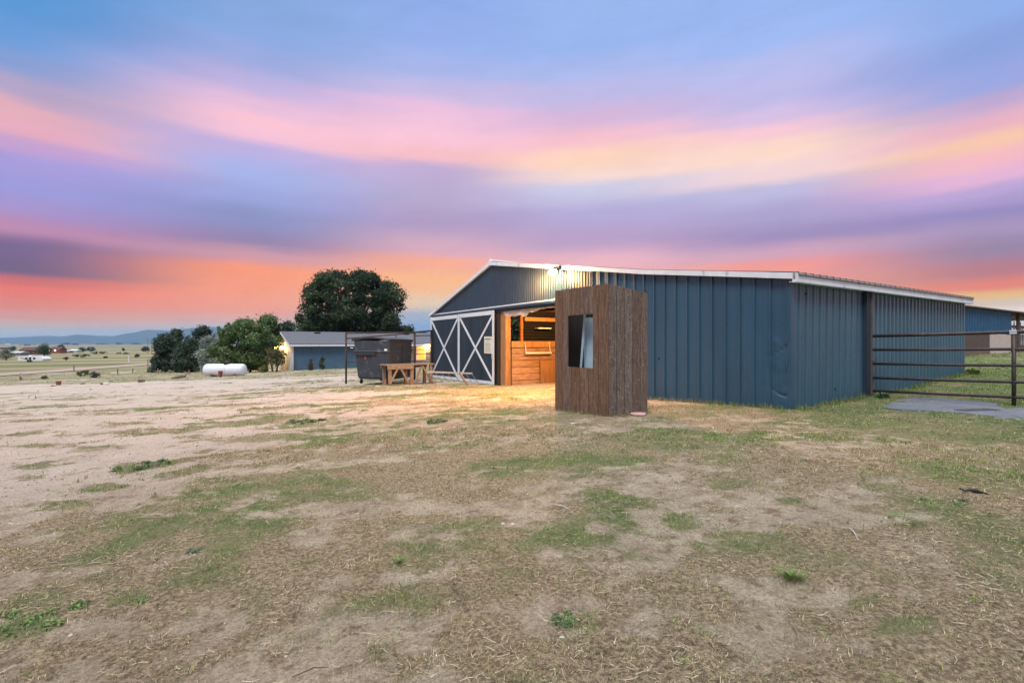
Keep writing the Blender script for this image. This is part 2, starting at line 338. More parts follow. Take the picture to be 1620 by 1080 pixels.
# ------------------------------------------------------------------ cover map
PATCH = [(x, y, w, h, r, g) for x, y, w, h, r, g in [
 (70,735,75,10,-.10,.9),(150,708,55,5,-.10,.8),(235,740,70,12,-.15,.85),(165,772,75,10,-.25,.75),(60,705,60,4,-.1,.7),(40,687,60,4,0,.6),
 (215,688,45,4,0,.75),(300,690,45,4,0,.6),(120,700,60,3,0,.5),(90,800,110,12,-.18,.6),(210,812,110,9,-.2,.4),(330,715,60,6,-.1,.6),(470,672,60,8,-.1,.9),
 (440,693,90,8,-.12,.65),(560,672,50,6,-.1,.7),(270,650,60,3,0,.2),(380,640,80,3,0,.15),(160,655,90,3,0,.15),(60,665,70,3,0,.3),(330,628,90,3,0,.1),(520,655,50,3,0,.1),(200,670,90,4,0,.25),
 (55,950,80,18,-.2,.6),(150,915,70,12,-.2,.5),(200,945,50,14,-.2,.6),(30,1000,70,25,0,.9),(490,890,50,12,0,.5),(690,668,26,7,0,.9),(350,760,80,8,-.15,.55),(480,775,60,12,0,.4),
 (1240,925,60,18,.2,.9),(1440,825,60,12,.1,.9),(1500,800,45,10,.1,.95),(1150,768,70,10,.1,.7),(1000,690,90,10,0,.6),(1240,795,60,9,0,.8),(1430,990,90,16,.25,.85),(1350,950,80,14,.2,.5),
 (900,985,60,22,0,.6),(1150,845,70,10,0,.6),(960,838,60,8,0,.6),(660,905,60,14,0,.5),(1330,690,160,18,0,.75),(1500,680,140,18,0,.8),(1390,770,70,10,0,.6),(760,700,40,6,0,.5),(1580,760,50,16,0,.6),(480,605,70,6,0,.7),(590,612,60,6,0,.6)]]
PW = None
def _patches():
    global PW; PW = []
    for px, py, w, h, r, g in PATCH:
        x, y, z = gp(px, py); sx = w*y/F; q = y*y/(F*1.45)*h*1.0; PW.append((x, y, max(sx*.62, .05), max(q*.75, .04), r, g))
def cover(x, y):
    """how much grass stands on the ground, and how green it is"""
    if PW is None: _patches()
    a = .97*x+.24*y; b = -.24*x+.97*y
    n1 = fbm(a*.32, b*1.1, 3, 3); n2 = fbm(a*1.1, b*2.4, 9, 3); n3 = fbm(x*.35, y*.35, 21, 3); n4 = fbm(x*4.3, y*4.3, 13, 4)
    right = sst(-7.2, -2.6, x+(n3-.5)*4)
    bias = -.19+.48*right
    lane = np.exp(-(((x+3.6-(y-14)*.45)/1.6)**2+((y-14.5)/2.4)**2))          # bare lane toward the barn door
    bias = bias-.30*lane
    pad = np.exp(-(((x+6.5)/3.4)**2+((y-20.6)/1.7)**2))                  # green strip in front of the dumpster
    door = np.exp(-(((x-.0)/3.0)**2+((y-18.2)/2.4)**2))
    corner = sst(4.6, 7.0, x)*sst(6.2, 8.6, y+.12*x)
    field = sst(-1.2, 1.2, y-33+.12*(x+20)+ (n3-.5)*3)*(x < -6)+sst(25, 30, x)*.8
    drive = np.exp(-(((y-30.0)/2.6)**2))*(x < -7)*(x > -60)
    behind = sst(24, 26, y)*(x > -20)*sst(-12,-8, x)
    bias = bias+.22*np.exp(-(((x-1.8)/4.2)**2+((y-6.3)/2.6)**2))+.55*pad+.25*door+.8*corner-.5*drive*(1-sst(34,36,y))
    c = np.clip((n1*.42+n2*.28+n4*.30-.5)*6.0+.42+bias*1.25, 0, 1)
    g = np.clip((fbm(x*.8, y*.8, 31, 3)-.53)*3.6+(fbm(x*3.1, y*3.1, 35, 3)-.5)*1.6+.20+1.2*corner+.6*pad-.25*door, 0, 1)
    for (cx, cy, sx, sy, r, gg) in PW:
        gg = gg*.82
        dx, dy = x-cx, y-cy; e = np.exp(-(((dx*math.cos(r)+dy*math.sin(r))/sx)**2+((-dx*math.sin(r)+dy*math.cos(r))/sy)**2)**1.3)
        e = e*np.clip(.5+(n4-.38)*5, 0, 1); c = np.maximum(c, e*1.0); g = g+(gg-g)*np.clip(e*1.5, 0, 1)
    c = np.maximum(c, field*np.clip(.55+(n1-.4)*1.5, .25, 1)); c = np.maximum(c, .6*behind)
    g = np.maximum(g, .40*field)
    return c, g

# ------------------------------------------------------------------ ground: one sheet to the horizon
def build_ground():
    m = bpy.data.materials.new('ground_soil'); m.use_nodes = True; nt = m.node_tree; N = nt.nodes; L = nt.links
    b = N['Principled BSDF']; b.inputs['Roughness'].default_value = .95; b.inputs['Specular IOR Level'].default_value = .15
    at = N.new('ShaderNodeAttribute'); at.attribute_name = 'cov'; sp = N.new('ShaderNodeSeparateColor'); L.new(at.outputs['Color'], sp.inputs[0])
    g = N.new('ShaderNodeNewGeometry')
    def noise(sc, det=6, rough=.65):
        n = N.new('ShaderNodeTexNoise'); n.inputs['Scale'].default_value = sc; n.inputs['Detail'].default_value = det; n.inputs['Roughness'].default_value = rough
        L.new(g.outputs['Position'], n.inputs['Vector']); return n.outputs['Fac']
    def ramp(f, stops):
        r = N.new('ShaderNodeValToRGB'); L.new(f, r.inputs[0]); e = r.color_ramp.elements
        e[0].position, e[0].color = stops[0][0], stops[0][1]+(1,); e[1].position, e[1].color = stops[1][0], stops[1][1]+(1,)
        for p, c in stops[2:]: k = e.new(p); k.color = c+(1,)
        return r.outputs[0]
    def mix(f, a, b_, bt='MIX'):
        x = N.new('ShaderNodeMix'); x.data_type = 'RGBA'; x.blend_type = bt
        if isinstance(f, float): x.inputs['Factor'].default_value = f
        else: L.new(f, x.inputs['Factor'])
        L.new(a, x.inputs['A']); L.new(b_, x.inputs['B']); return x.outputs['Result']
    def mth(op, a, b_):
        x = N.new('ShaderNodeMath'); x.operation = op; x.use_clamp = True
        for i, v in enumerate((a, b_)):
            if isinstance(v, float): x.inputs[i].default_value = v
            else: L.new(v, x.inputs[i])
        return x.outputs[0]
    mpf = N.new('ShaderNodeMapping'); L.new(g.outputs['Position'], mpf.inputs[0]); mpf.inputs['Scale'].default_value = (.008, .035, .03)
    def noise2(sc, det, ro):
        n = N.new('ShaderNodeTexNoise'); n.inputs['Scale'].default_value = sc; n.inputs['Detail'].default_value = det; n.inputs['Roughness'].default_value = ro
        L.new(mpf.outputs[0], n.inputs['Vector']); return n.outputs['Fac']
    sand = ramp(noise(1.1, 8, .7), [(.3, (.52,.44,.38)), (.7, (.70,.615,.545)), (.5, (.62,.535,.465))])
    soil = ramp(noise(1.7, 8, .7), [(.3, (.36,.29,.22)), (.7, (.64,.555,.43)), (.5, (.52,.44,.33))])
    sand = mix(at.outputs['Alpha'], sand, soil)
    fine = noise(45, 5, .8); grit = ramp(fine, [(.36, (.42,.37,.33)), (.58, (1,1,1))]); sand = mix(.8, sand, grit, 'MULTIPLY')
    lit = ramp(noise(5.5, 9, .78), [(.38, (.42,.33,.26)), (.49, (1,1,1))]); sand = mix(at.outputs['Alpha'], sand, mix(.8, sand, lit, 'MULTIPLY'))
    straw = ramp(noise(34, 8, .85), [(.40, (.070,.050,.030)), (.60, (.58,.475,.31)), (.50, (.275,.21,.128))])
    green = ramp(noise(30, 8, .85), [(.38, (.035,.055,.018)), (.62, (.22,.28,.095)), (.5, (.10,.15,.045))])
    veg = mix(sp.outputs[1], straw, green)
    f = N.new('ShaderNodeMapRange'); L.new(mth('ADD', sp.outputs[0], mth('SUBTRACT', noise(9, 6, .75), 0.0)), f.inputs[0])
    x = N.new('ShaderNodeMath'); x.operation = 'ADD'; L.new(sp.outputs[0], x.inputs[0])
    y = N.new('ShaderNodeMath'); y.operation = 'SUBTRACT'; L.new(noise(6, 9, .8), y.inputs[0]); y.inputs[1].default_value = .5
    y2 = N.new('ShaderNodeMath'); y2.operation = 'MULTIPLY'; L.new(y.outputs[0], y2.inputs[0]); y2.inputs[1].default_value = 2.0
    L.new(y2.outputs[0], x.inputs[1]); L.new(x.outputs[0], f.inputs[0]); f.inputs[1].default_value = .34; f.inputs[2].default_value = .66
    f.inputs[4].default_value = .85
    out = mix(f.outputs[0], sand, veg)
    far = ramp(noise2(1.0, 5, .6), [(.38, (.13,.15,.07)), (.62, (.34,.27,.19)), (.5, (.20,.19,.10))])
    out = mix(sp.outputs[2], out, far)
    L.new(out, b.inputs['Base Color'])
    bp = N.new('ShaderNodeBump'); bp.inputs['Strength'].default_value = .9; bp.inputs['Distance'].default_value = .045
    h = N.new('ShaderNodeMath'); h.operation = 'ADD'; L.new(noise(12, 8, .75), h.inputs[0]); L.new(fine, h.inputs[1])
    L.new(h.outputs[0], bp.inputs['Height']); L.new(bp.outputs[0], b.inputs['Normal'])
    # polar sheet, finest where the visitor stands
    th = np.r_[np.linspace(-62, 62, 560), np.linspace(64, 296, 60)]; th = np.radians(th); nt_ = len(th)
    rr = np.r_[0.15, np.geomspace(.6, 60, 420), np.geomspace(61, 16000, 130)]; nr = len(rr)
    TT, RR = np.meshgrid(th, rr); X = RR*np.sin(TT); Y = RR*np.cos(TT)
    Z = ground(X, Y); c, gr = cover(X, Y)
    near = 1-sst(40, 80, RR)
    Z = Z+near*((fbm(X*1.7, Y*1.7, 5, 4)-.5)*.05+(fbm(X*7, Y*7, 6, 3)-.5)*.02+c*.012)
    for k in (-8.2, -9.9):                                              # wheel ruts in the sand
        Z = Z-near*.025*np.exp(-((X-k-(Y-10)*.15)/.18)**2)
    Z = Z+sst(150, 1500, RR)*(fbm(X*.0012, Y*.0012, 8, 3)-.5)*6
    V = np.c_[X.ravel(), Y.ravel(), Z.ravel()]
    i = np.arange(nr-1)[:, None]*nt_; j = np.arange(nt_)[None, :]; j2 = (j+1) % nt_
    q = np.stack([i+j, i+j2, i+nt_+j2, i+nt_+j], -1).reshape(-1, 4)[:, ::-1]
    o = npmesh('ground', V, q.ravel(), np.arange(len(q))*4, np.full(len(q), 4), m, smooth=True)
    a = o.data.color_attributes.new('cov', 'FLOAT_COLOR', 'POINT')
    a.data.foreach_set('color', np.c_[c.ravel(), gr.ravel(), sst(50, 110, RR).ravel(), sst(-6.5, -2.5, X-.25*(Y-8)).ravel()].astype(np.float32).ravel())
    tag(o, kind='structure')
build_ground()

# far dirt road
def ribbon(name, pts, w, m, lift=.06):
    mb = MB(); P_ = [Vector((*p, 0)) for p in pts]; vs = []
    fine = []
    for i in range(len(P_)-1):
        for k in range(12): fine.append(P_[i].lerp(P_[i+1], k/12))
    fine.append(P_[-1]); n = 5
    for i, p in enumerate(fine):
        d = (fine[min(i+1, len(fine)-1)]-fine[max(i-1, 0)]).normalized(); s_ = Vector((-d.y, d.x, 0))
        for k in range(n):
            q = p+s_*w*(k/(n-1)-.5)*(1+.1*math.sin(i*1.7)); vs.append((q.x, q.y, G(q.x, q.y)+lift))
    fs = [(i*n+k, i*n+k+1, (i+1)*n+k+1, (i+1)*n+k) for i in range(len(fine)-1) for k in range(n-1)]
    mb.add(vs, fs); o = mb.build(name, m); tag(o, kind='structure'); return o
ra, rb = gp(-60, 597), gp(300, 571)
ribbon('dirt_road', [gp(-200, 606)[:2], ra[:2], gp(100, 586)[:2], rb[:2], gp(420, 562)[:2]], 5.5, 'road')

# mountains
def mountains():
    prof = [(-900,530),(-500,526),(-200,529),(0,532),(30,531),(74,528.6),(92,529.5),(126,526.5),(155,528.3),(178,529),(207,524),(233,518.5),(263,520.5),(303,516),(330,514.5),(380,518),(430,516),(480,521),(560,519),(640,522),(720,527),(820,523),(900,530),(1200,526),(1600,531),(2400,527)]
    px = np.arange(-900, 2400, 5.0); hh = np.interp(px, [p[0] for p in prof], [HZ-p[1] for p in prof])
    hh = hh+(fbm(px*.06, px*0, 3, 4)-.5)*2.2
    D = 9000.; rows = [(-.22, 0), (-.15, .28), (-.08, .62), (0, 1), (.1, .6), (.25, -.05)]
    V = []
    for d, k in rows:
        z = D*(1+d); wob = (fbm(px*.05+d*30, px*0+d*40, 12, 4)-.5)*.25 if 0 < k < 1 else 0
        V.append(np.c_[(px-810)/F*z, np.full(len(px), z), (hh*(k+wob)/F*D)-28])
    V = np.concatenate(V); n = len(px)
    i = np.arange(len(rows)-1)[:, None]*n; j = np.arange(n-1)[None]
    q = np.stack([i+j, i+j+1, i+n+j+1, i+n+j], -1).reshape(-1, 4)
    o = npmesh('hills', V, q.ravel(), np.arange(len(q))*4, np.full(len(q), 4), 'hill', smooth=True); tag(o, kind='structure')
mountains()

# ------------------------------------------------------------------ the barn
C0 = Vector((6.05, 10.5, 0)); D1 = Vector((-.531, .8475, 0)).normalized(); D2 = Vector((.8475, .531, 0)).normalized(); UP = Vector((0,0,1))
N1 = -D2      # outward from the gable wall
N2 = -D1      # outward from the side wall
BL = 19.93; BD = 10.8
def BP(u, v, z): return C0+D1*u+D2*v+UP*z
RP = [(0,3.03),(1.6,3.245),(4.14,3.605),(6.22,3.96),(13.05,5.10),(19.93,3.15)]
def rtop(u): return float(np.interp(u, [p[0] for p in RP], [p[1] for p in RP]))
def base_at(p): return G(p.x, p.y)-.25
barn = thing('barn', 'large navy blue metal barn with white trim and a lit open doorway', 'barn', tuple(C0))

def ribbed(name, m, pos, nrm, u0, u1, zb, zt, spacing, prof, rows=1, disp=None, parent=None, thick=.025, horizontal=False):
    """profiled steel sheet: pos(u) gives the foot point, prof a list of (fraction, depth)"""
    us = []; k = 0
    while u0+k*spacing < u1:
        for fr, dp in prof:
            u = u0+(k+fr)*spacing
            if u < u1-1e-4: us.append((u, dp))
        k += 1
    us.append((u1, 0)); vs = []; fs = []; n = len(us)
    for r in range(rows+1):
        for u, dp in us:
            p = pos(u); a, b = zb(u), zt(u); z = a+(b-a)*r/rows
            off = dp+(disp(u, z) if disp else 0)
            vs.append(Vector((p.x, p.y, z))+nrm*off)
    for r in range(rows):
        for i in range(n-1): fs.append((r*n+i, r*n+i+1, (r+1)*n+i+1, (r+1)*n+i))
    k0 = len(vs)
    for r in (0, rows):
        for u in (us[0][0], us[-1][0]) if False else [q[0] for q in us]:
            p = pos(u); z = zb(u) if r == 0 else zt(u); vs.append(Vector((p.x, p.y, z))-nrm*thick)
    for i in range(n-1): fs.append((k0+i, k0+n+i, k0+n+i+1, k0+i+1))
    for i in range(n-1):
        fs.append((i, k0+i, k0+i+1, i+1)); fs.append((rows*n+i, rows*n+i+1, k0+n+i+1, k0+n+i))
    fs.append((0, rows*n, k0+n, k0)); fs.append((n-1, k0+n-1, k0+2*n-1, (rows+1)*n-1))
    mb = MB(); mb.add(vs, fs); return mb.build(name, m, parent)

front = lambda u: BP(u, 0, 0)
side = lambda v: BP(0, v, 0)
WIDE = [(0,0),(.02,.046),(.085,.046),(.105,0),(.35,0),(.36,.004),(.40,.004),(.41,0),(.68,0),(.69,.004),(.73,.004),(.74,0)]
FINE = [(0,0),(.14,.032),(.42,.032),(.56,0)]
def dent(u, z):
    # the buckled corner sheets
    d = .045*math.exp(-((u-.95)/.16)**2)*(1/(1+math.exp(-(2.6-z)*3)))*(.7+.3*math.sin(z*2.1))
    w = math.exp(-(u/.42)**2)*math.exp(-(max(0, z-1.5)/.35)**2)
    d += w*.075*(float(fbm(u*3.2+z*.9, z*3.0-u*1.4, 77, 3))-.52)
    d -= w*.030*max(0, 1-abs(z-.42-.25*(u-.3)+.05*math.sin(u*9))/.05)
    d -= w*.022*max(0, 1-abs(z-1.28+.5*(u-.3))/.06)
    d += .005*(float(vnoise(u*1.2, z*.9, 78))-.5)
    return d
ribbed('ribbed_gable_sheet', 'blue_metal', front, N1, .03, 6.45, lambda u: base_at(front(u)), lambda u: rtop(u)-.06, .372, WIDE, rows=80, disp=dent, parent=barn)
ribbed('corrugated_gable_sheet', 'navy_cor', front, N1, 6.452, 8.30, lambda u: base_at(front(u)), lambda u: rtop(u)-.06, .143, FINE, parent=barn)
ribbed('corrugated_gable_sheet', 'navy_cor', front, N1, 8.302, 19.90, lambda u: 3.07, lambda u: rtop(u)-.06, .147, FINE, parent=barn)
def sdent(u, z): return .006*(float(vnoise(u*1.6, z*1.1, 80))-.5)+.03*math.exp(-(u/.22)**2)*(float(vnoise(z*2.6, 3, 81))-.6)
ribbed('side_sheet', 'blue_metal_side', side, N2, .03, 3.40, lambda v: base_at(side(v)), lambda v: 2.84, .31, [(0,0),(.04,.026),(.16,.026),(.20,0),(.5,0),(.52,.006),(.6,.006),(.62,0)], rows=20, disp=sdent, parent=barn)
ribbed('side_sheet', 'blue_metal_side', side, N2, 3.66, BD-.02, lambda v: base_at(side(v)), lambda v: 2.84, .25, [(0,0),(.06,.03),(.36,.03),(.44,0)], parent=barn)
ribbed('back_sheet', 'blue_metal_side', lambda u: BP(u, BD, 0), D2, .03, BL-.03, lambda u: -.6, lambda u: rtop(u)-.06, .31, FINE, parent=barn)
# left wall with its window opening
LW = lambda v: BP(BL, v, 0)
for (a, b, z0, z1) in ((.03, 4.80, None, 3.0), (4.80, 5.95, None, 1.68), (5.95, BD-.03, None, 3.0)):
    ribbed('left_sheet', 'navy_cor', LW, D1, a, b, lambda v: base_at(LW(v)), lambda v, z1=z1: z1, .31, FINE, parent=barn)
mb = MB(); mb.frame(C0, D1, D2, UP, BL-.05, BL+.02, 4.75, 6.0, 2.36, 2.41); mb.build('window_bar', 'white', barn)
mb = MB(); mb.frame(C0, D1, D2, UP, BL-.05, BL+.02, 4.75, 6.0, 1.66, 1.71); mb.build('window_sill', 'white', barn)
mb = MB()
for z in (.30, 1.15, 1.98, 2.72):
    for k in range(17):
        p = BP(.03+k*.372+.13, 0, z)+N1*(.006+max(0, dent(.16+k*.372, z)))
        if z < rtop(k*.372)-.2: mb.ell(p, .011, .011, .011, 6, 4)
    for k in range(11): mb.ell(BP(0, .03+k*.31+.10, z)+N2*.028, .011, .011, .011, 6, 4)
o = mb.build('screw_heads', 'oldsteel', barn); o['kind'] = 'stuff'
for u, v, z, r in ((0, .41, 1.62, .022), (0, .36, 1.78, .013), (0, 1.93, .40, .05), (3.62, 0, 1.06, .032), (0, .62, 2.60, .03)):
    mb = MB(); n_ = N1 if u else N2; mb.ell(BP(u, v, z)+n_*.012, r*.7, r*.7, r, 8, 6, .2, 3); mb.build('puncture_hole', 'black', barn)
# corner trims
mb = MB(); mb.frame(C0, D1, D2, UP, -.035, .06, -.035, .06, -.25, 2.90); co = mb.build('corner_trim', 'blue_metal', barn)
mb = MB(); mb.frame(C0, D1, D2, UP, BL-.08, BL+.035, -.035, .06, -.7, 3.03); mb.build('corner_trim', 'white', barn)
# post beside the gate: dark gap and weathered edge
mb = MB(); mb.frame(C0, D1, D2, UP, -.10, .05, 3.402, 3.60, -.2, 2.83); mb.build('door_jamb', 'door', barn)
mb = MB(); mb.frame(C0, D1, D2, UP, -.13, .05, 3.602, 3.655, -.2, 2.83); mb.build('jamb_edge', 'darkplank', barn)
# roof sheets, ridged across, with real thickness
def roof_slope(u0, u1):
    # ribs run down the slope: profile varies along v
    vs = []; fs = []; prof = []
    v = -.06
    while v < BD+.12:
        for fr, dz in ((0,0),(.008,.055),(.036,.055),(.044,0)): prof.append((v+fr, dz))
        v += .305
    prof.append((BD+.14, 0)); n = len(prof)
    for u in (u0, u1):
        for vv, dz in prof: vs.append(BP(u, vv, rtop(min(max(u, 0), BL))+(-.15*abs(u) if u < 0 else 0)+(-.28*(u-BL) if u > BL else 0)-.035+dz))
    for u in (u0, u1):
        for vv, dz in prof: vs.append(BP(u, vv, rtop(min(max(u, 0), BL))+(-.15*abs(u) if u < 0 else 0)+(-.28*(u-BL) if u > BL else 0)-.055))
    for i in range(n-1):
        fs += [(i, i+1, n+i+1, n+i), (2*n+i, 3*n+i, 3*n+i+1, 2*n+i+1), (i, 2*n+i, 2*n+i+1, i+1), (n+i, n+i+1, 3*n+i+1, 3*n+i)]
    fs += [(0, n, 3*n, 2*n), (n-1, 3*n-1, 4*n-1, 2*n-1)]
    mb = MB(); mb.add(vs, fs); return mb.build('roof', 'roof', barn)
for a, b in ((-.20, 1.6), (1.6, 4.14), (4.14, 6.22), (6.22, 13.05), (13.05, BL+.12)): roof_slope(a, b)
# fascia: gable rake boards and side eave boards
def rake(pts, v0, v1, t0, t1, name='rake_trim'):
    mb = MB()
    for (a, b) in zip(pts[:-1], pts[1:]):
        mb.prism([BP(a[0], v0, a[1]+t0), BP(b[0], v0, b[1]+t0), BP(b[0], v0, b[1]+t1), BP(a[0], v0, a[1]+t1)], D2*(v1-v0))
    return mb.build(name, 'white', barn)
rake([(-.2,2.985),(0,3.012)]+RP[1:4], -.155, -.05, -.128, .0)
rake(RP[3:5], -.155, -.05, -.15, .005)
rake([RP[4], (20.06,3.11)], -.155, -.05, -.15, .005)
mb = MB(); mb.frame(C0, D1, D2, UP, -.19, -.13, -.155, BD+.13, 2.86, 3.002); mb.build('eave_trim', 'greytrim', barn)
mb = MB(); mb.frame(C0, D1, D2, UP, -.215, -.12, -.15, BD+.125, 2.79, 2.862); mb.build('eave_gutter', 'white', barn)
mb = MB(); mb.frame(C0, D1, D2, UP, -.12, .0, -.05, BD, 2.80, 2.83); mb.build('soffit', 'white', barn)
mb = MB(); mb.tube([BP(13.05, -.14, 5.14), BP(13.05, BD+.1, 5.12)], .07, 8); mb.build('ridge_cap', 'white', barn)
# header over the doors
mb = MB(); mb.frame(C0, D1, D2, UP, 8.3, 19.97, -.06, .0, 3.045, 3.10); mb.build('header_flashing', 'white', barn)
mb = MB(); mb.frame(C0, D1, D2, UP, 8.3, 19.97, -.035, .10, 2.84, 3.04); mb.build('header_beam', 'door', barn)
mb = MB(); mb.frame(C0, D1, D2, UP, 8.3, 19.97, -.10, -.045, 2.95, 3.03); mb.build('door_track', 'navy_cor', barn)
# torn insulation hanging under the header
vs = []; nn = 40; r_ = random.Random(3)
for i in range(nn+1):
    u = 12.5-4.1*i/nn; lo = 2.70-.10*math.sin(i*.13)+.02*math.sin(i*.9)+r_.uniform(-.018, .015)-(.07 if 17 < i < 21 else 0)
    vs += [BP(u, .02+.02*math.sin(i), 2.88), BP(u, .05+.03*math.sin(i*.7), lo), BP(u, .06+.03*math.sin(i*.7), lo), BP(u, .045+.02*math.sin(i), 2.88)]
fs = []
for i in range(nn):
    for k in range(4): fs.append((i*4+k, i*4+(k+1)%4, i*4+4+(k+1)%4, i*4+4+k))
fs += [(0,1,2,3), (nn*4+3, nn*4+2, nn*4+1, nn*4)]
mb = MB(); mb.add(vs, fs); mb.build('torn_insulation', 'torn', barn)
# sliding door: two leaves with white frames and crossed boards
def leaf(u0, u1, z1, wl=.135, wr=.135):
    zb0 = G(*BP(u0, -.1, 0).xy)+.03; zb1 = G(*BP(u1, -.1, 0).xy)+.03
    p = MB(); p.prism([BP(u0, -.10, zb0), BP(u1, -.10, zb1), BP(u1, -.10, z1), BP(u0, -.10, z1)], D2*.05)
    d = p.build('sliding_door', 'door', barn)
    w = .135
    t = MB(); f0, f1 = -.128, -.102
    def strip(a, za, b, zb_, wd):
        A = Vector((a, za)); B = Vector((b, zb_)); dd = (B-A).normalized(); nn_ = Vector((-dd.y, dd.x))*wd/2
        q = [A+nn_, A-nn_, B-nn_, B+nn_]; t.prism([BP(x.x, f0, x.y) for x in q], D2*(f1-f0))
    strip(u0+wl/2, zb0, u0+wl/2, z1, wl); strip(u1-wr/2, zb1, u1-wr/2, z1, wr)
    f0 = -.126; strip(u0+w, z1-w/2-.03, u1-w, z1-w/2-.03, w+.05); strip(u0+w, zb0+w/2, u1-w, zb1+w/2, w)
    t.build('door_frame', 'white', d)
    f0, f1 = -.122, -.102
    t = MB(); strip(u0+w+.02, zb0+w+.04, u1-w-.02, z1-w-.1, .115); t.build('cross_brace', 'white', d)
    f0, f1 = -.1195, -.102
    t = MB(); strip(u0+w+.02, z1-w-.1, u1-w-.02, zb1+w+.04, .115); t.build('cross_brace', 'white', d)
    return d
dl = leaf(16.25, 19.86, 2.92, .085); dr = leaf(12.70, 16.245, 2.93, .15, .085)
# notice on the door
mb = MB(); mb.frame(C0, D1, D2, UP, 12.86, 13.55, -.140, -.129, 1.02, 1.78); nt_ = mb.build('notice_sign', 'paper', dr)
def text(body, loc, size, m, parent, name, rx=None, ext=.002):
    cu = bpy.data.curves.new(name, 'FONT'); cu.body = body; cu.size = size; cu.extrude = ext; cu.align_x = 'CENTER'
    t = bpy.data.objects.new('tmp', cu); COL.objects.link(t)
    bpy.context.view_layer.update()
    me = bpy.data.meshes.new_from_object(t.evaluated_get(bpy.context.evaluated_depsgraph_get())); bpy.data.objects.remove(t)
    me.name = name; me.materials.clear(); me.materials.append(M[m])
    o = bpy.data.objects.new(name, me); COL.objects.link(o)
    X_, Y_ = -D1, UP; Z_ = N1
    mt = Matrix((X_, Y_, Z_)).transposed().to_4x4(); mt.translation = Vector(loc)
    me.transform(mt); pl = Vector((0,0,0)); q = parent
    while q is not None: pl += q.location; q = q.parent
    me.transform(Matrix.Translation(-pl)); o.parent = parent; return o
text('WARNING', BP(13.205, -.143, 1.62), .125, 'inkline', nt_, 'lettering')
mb = MB()
for i in range(8):
    wv = (.26, .22, .27, .25, .19, .27, .24, .15)[i]
    mb.frame(C0, D1, D2, UP, 13.205-wv, 13.205+wv, -.142, -.1405, 1.10+i*.058, 1.10+i*.058+.014)
mb.build('printed_lines', 'inkline', nt_)
mb = MB(); mb.tube([BP(12.80, -.15, 1.02), BP(12.76, -.19, .97), BP(12.76, -.19, .82), BP(12.80, -.15, .77)], .018, 8); mb.build('door_handle', 'alu', dr)
# jamb post
mb = MB(); mb.frame(C0, D1, D2, UP, 12.40, 12.68, .0, .22, -.6, 2.84); mb.build('jamb_post', 'gap', barn)
mb = MB(); mb.frame(C0, D1, D2, UP, 11.98, 12.395, .04, .30, -.6, 2.86); mb.build('jamb_post', 'wood_post', barn)
# inside: stall front of planks
SU = 11.9
zs = [-.42, -.13, .16, .44, .74, 1.03, 1.28]
for i in range(len(zs)-1):
    mb = MB(); mb.frame(C0, D1, D2, UP, SU, SU+.05+.004*(i % 2), .32, 7.5, zs[i]+.010, zs[i+1]-.010+(.0 if i % 2 else -.004)); mb.build('stall_plank', 'wood_in', barn)
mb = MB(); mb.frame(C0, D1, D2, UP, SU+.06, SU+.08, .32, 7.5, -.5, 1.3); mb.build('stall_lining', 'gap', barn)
mb = MB(); mb.frame(C0, D1, D2, UP, SU-.045, SU+.10, .30, 7.5, 1.30, 1.57); mb.build('stall_rail', 'wood_post', barn)
for v in (.95, 4.0, 7.4):
    mb = MB(); mb.frame(C0, D1, D2, UP, SU+.11, SU+.26, v-.12, v+.02, -.6, 3.9); mb.build('stall_post', 'wood_in', barn)
# horizontal corrugated sheet over the stall
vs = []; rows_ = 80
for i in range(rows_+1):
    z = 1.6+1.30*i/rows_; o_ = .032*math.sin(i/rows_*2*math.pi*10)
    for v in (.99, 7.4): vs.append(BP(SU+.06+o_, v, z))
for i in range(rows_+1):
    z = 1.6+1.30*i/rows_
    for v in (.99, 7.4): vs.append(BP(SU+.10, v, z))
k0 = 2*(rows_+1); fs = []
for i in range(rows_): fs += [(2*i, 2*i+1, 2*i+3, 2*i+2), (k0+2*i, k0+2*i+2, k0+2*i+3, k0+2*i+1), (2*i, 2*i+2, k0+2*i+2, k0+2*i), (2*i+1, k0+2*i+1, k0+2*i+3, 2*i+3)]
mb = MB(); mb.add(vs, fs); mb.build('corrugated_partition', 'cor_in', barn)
mb = MB(); mb.frame(C0, D1, D2, UP, SU-.02, SU+.05, .97, 7.4, 2.45, 2.62); mb.build('partition_rail', 'wood_post', barn)
mb = MB(); mb.frame(C0, D1, D2, UP, SU-.30, SU-.02, 1.5, 2.2, 2.12, 2.16); mb.build('wall_shelf', 'white', barn)
mb = MB(); mb.frame(C0, D1, D2, UP, SU-.09, SU-.055, 1.75, 3.3, -.5, .72); mb.build('leaning_panel', 'wood_post', barn)
# blanket bar
mb = MB(); mb.tube([BP(SU-.05, .95, 1.56), BP(SU-.16, .95, 1.05)], .012, 6); mb.tube([BP(SU-.05, 2.25, 1.56), BP(SU-.16, 2.25, 1.05)], .012, 6)
mb.tube([BP(SU-.16, .92, 1.05), BP(SU-.16, 2.30, 1.05)], .035, 8); mb.build('blanket_bar', 'white', barn)
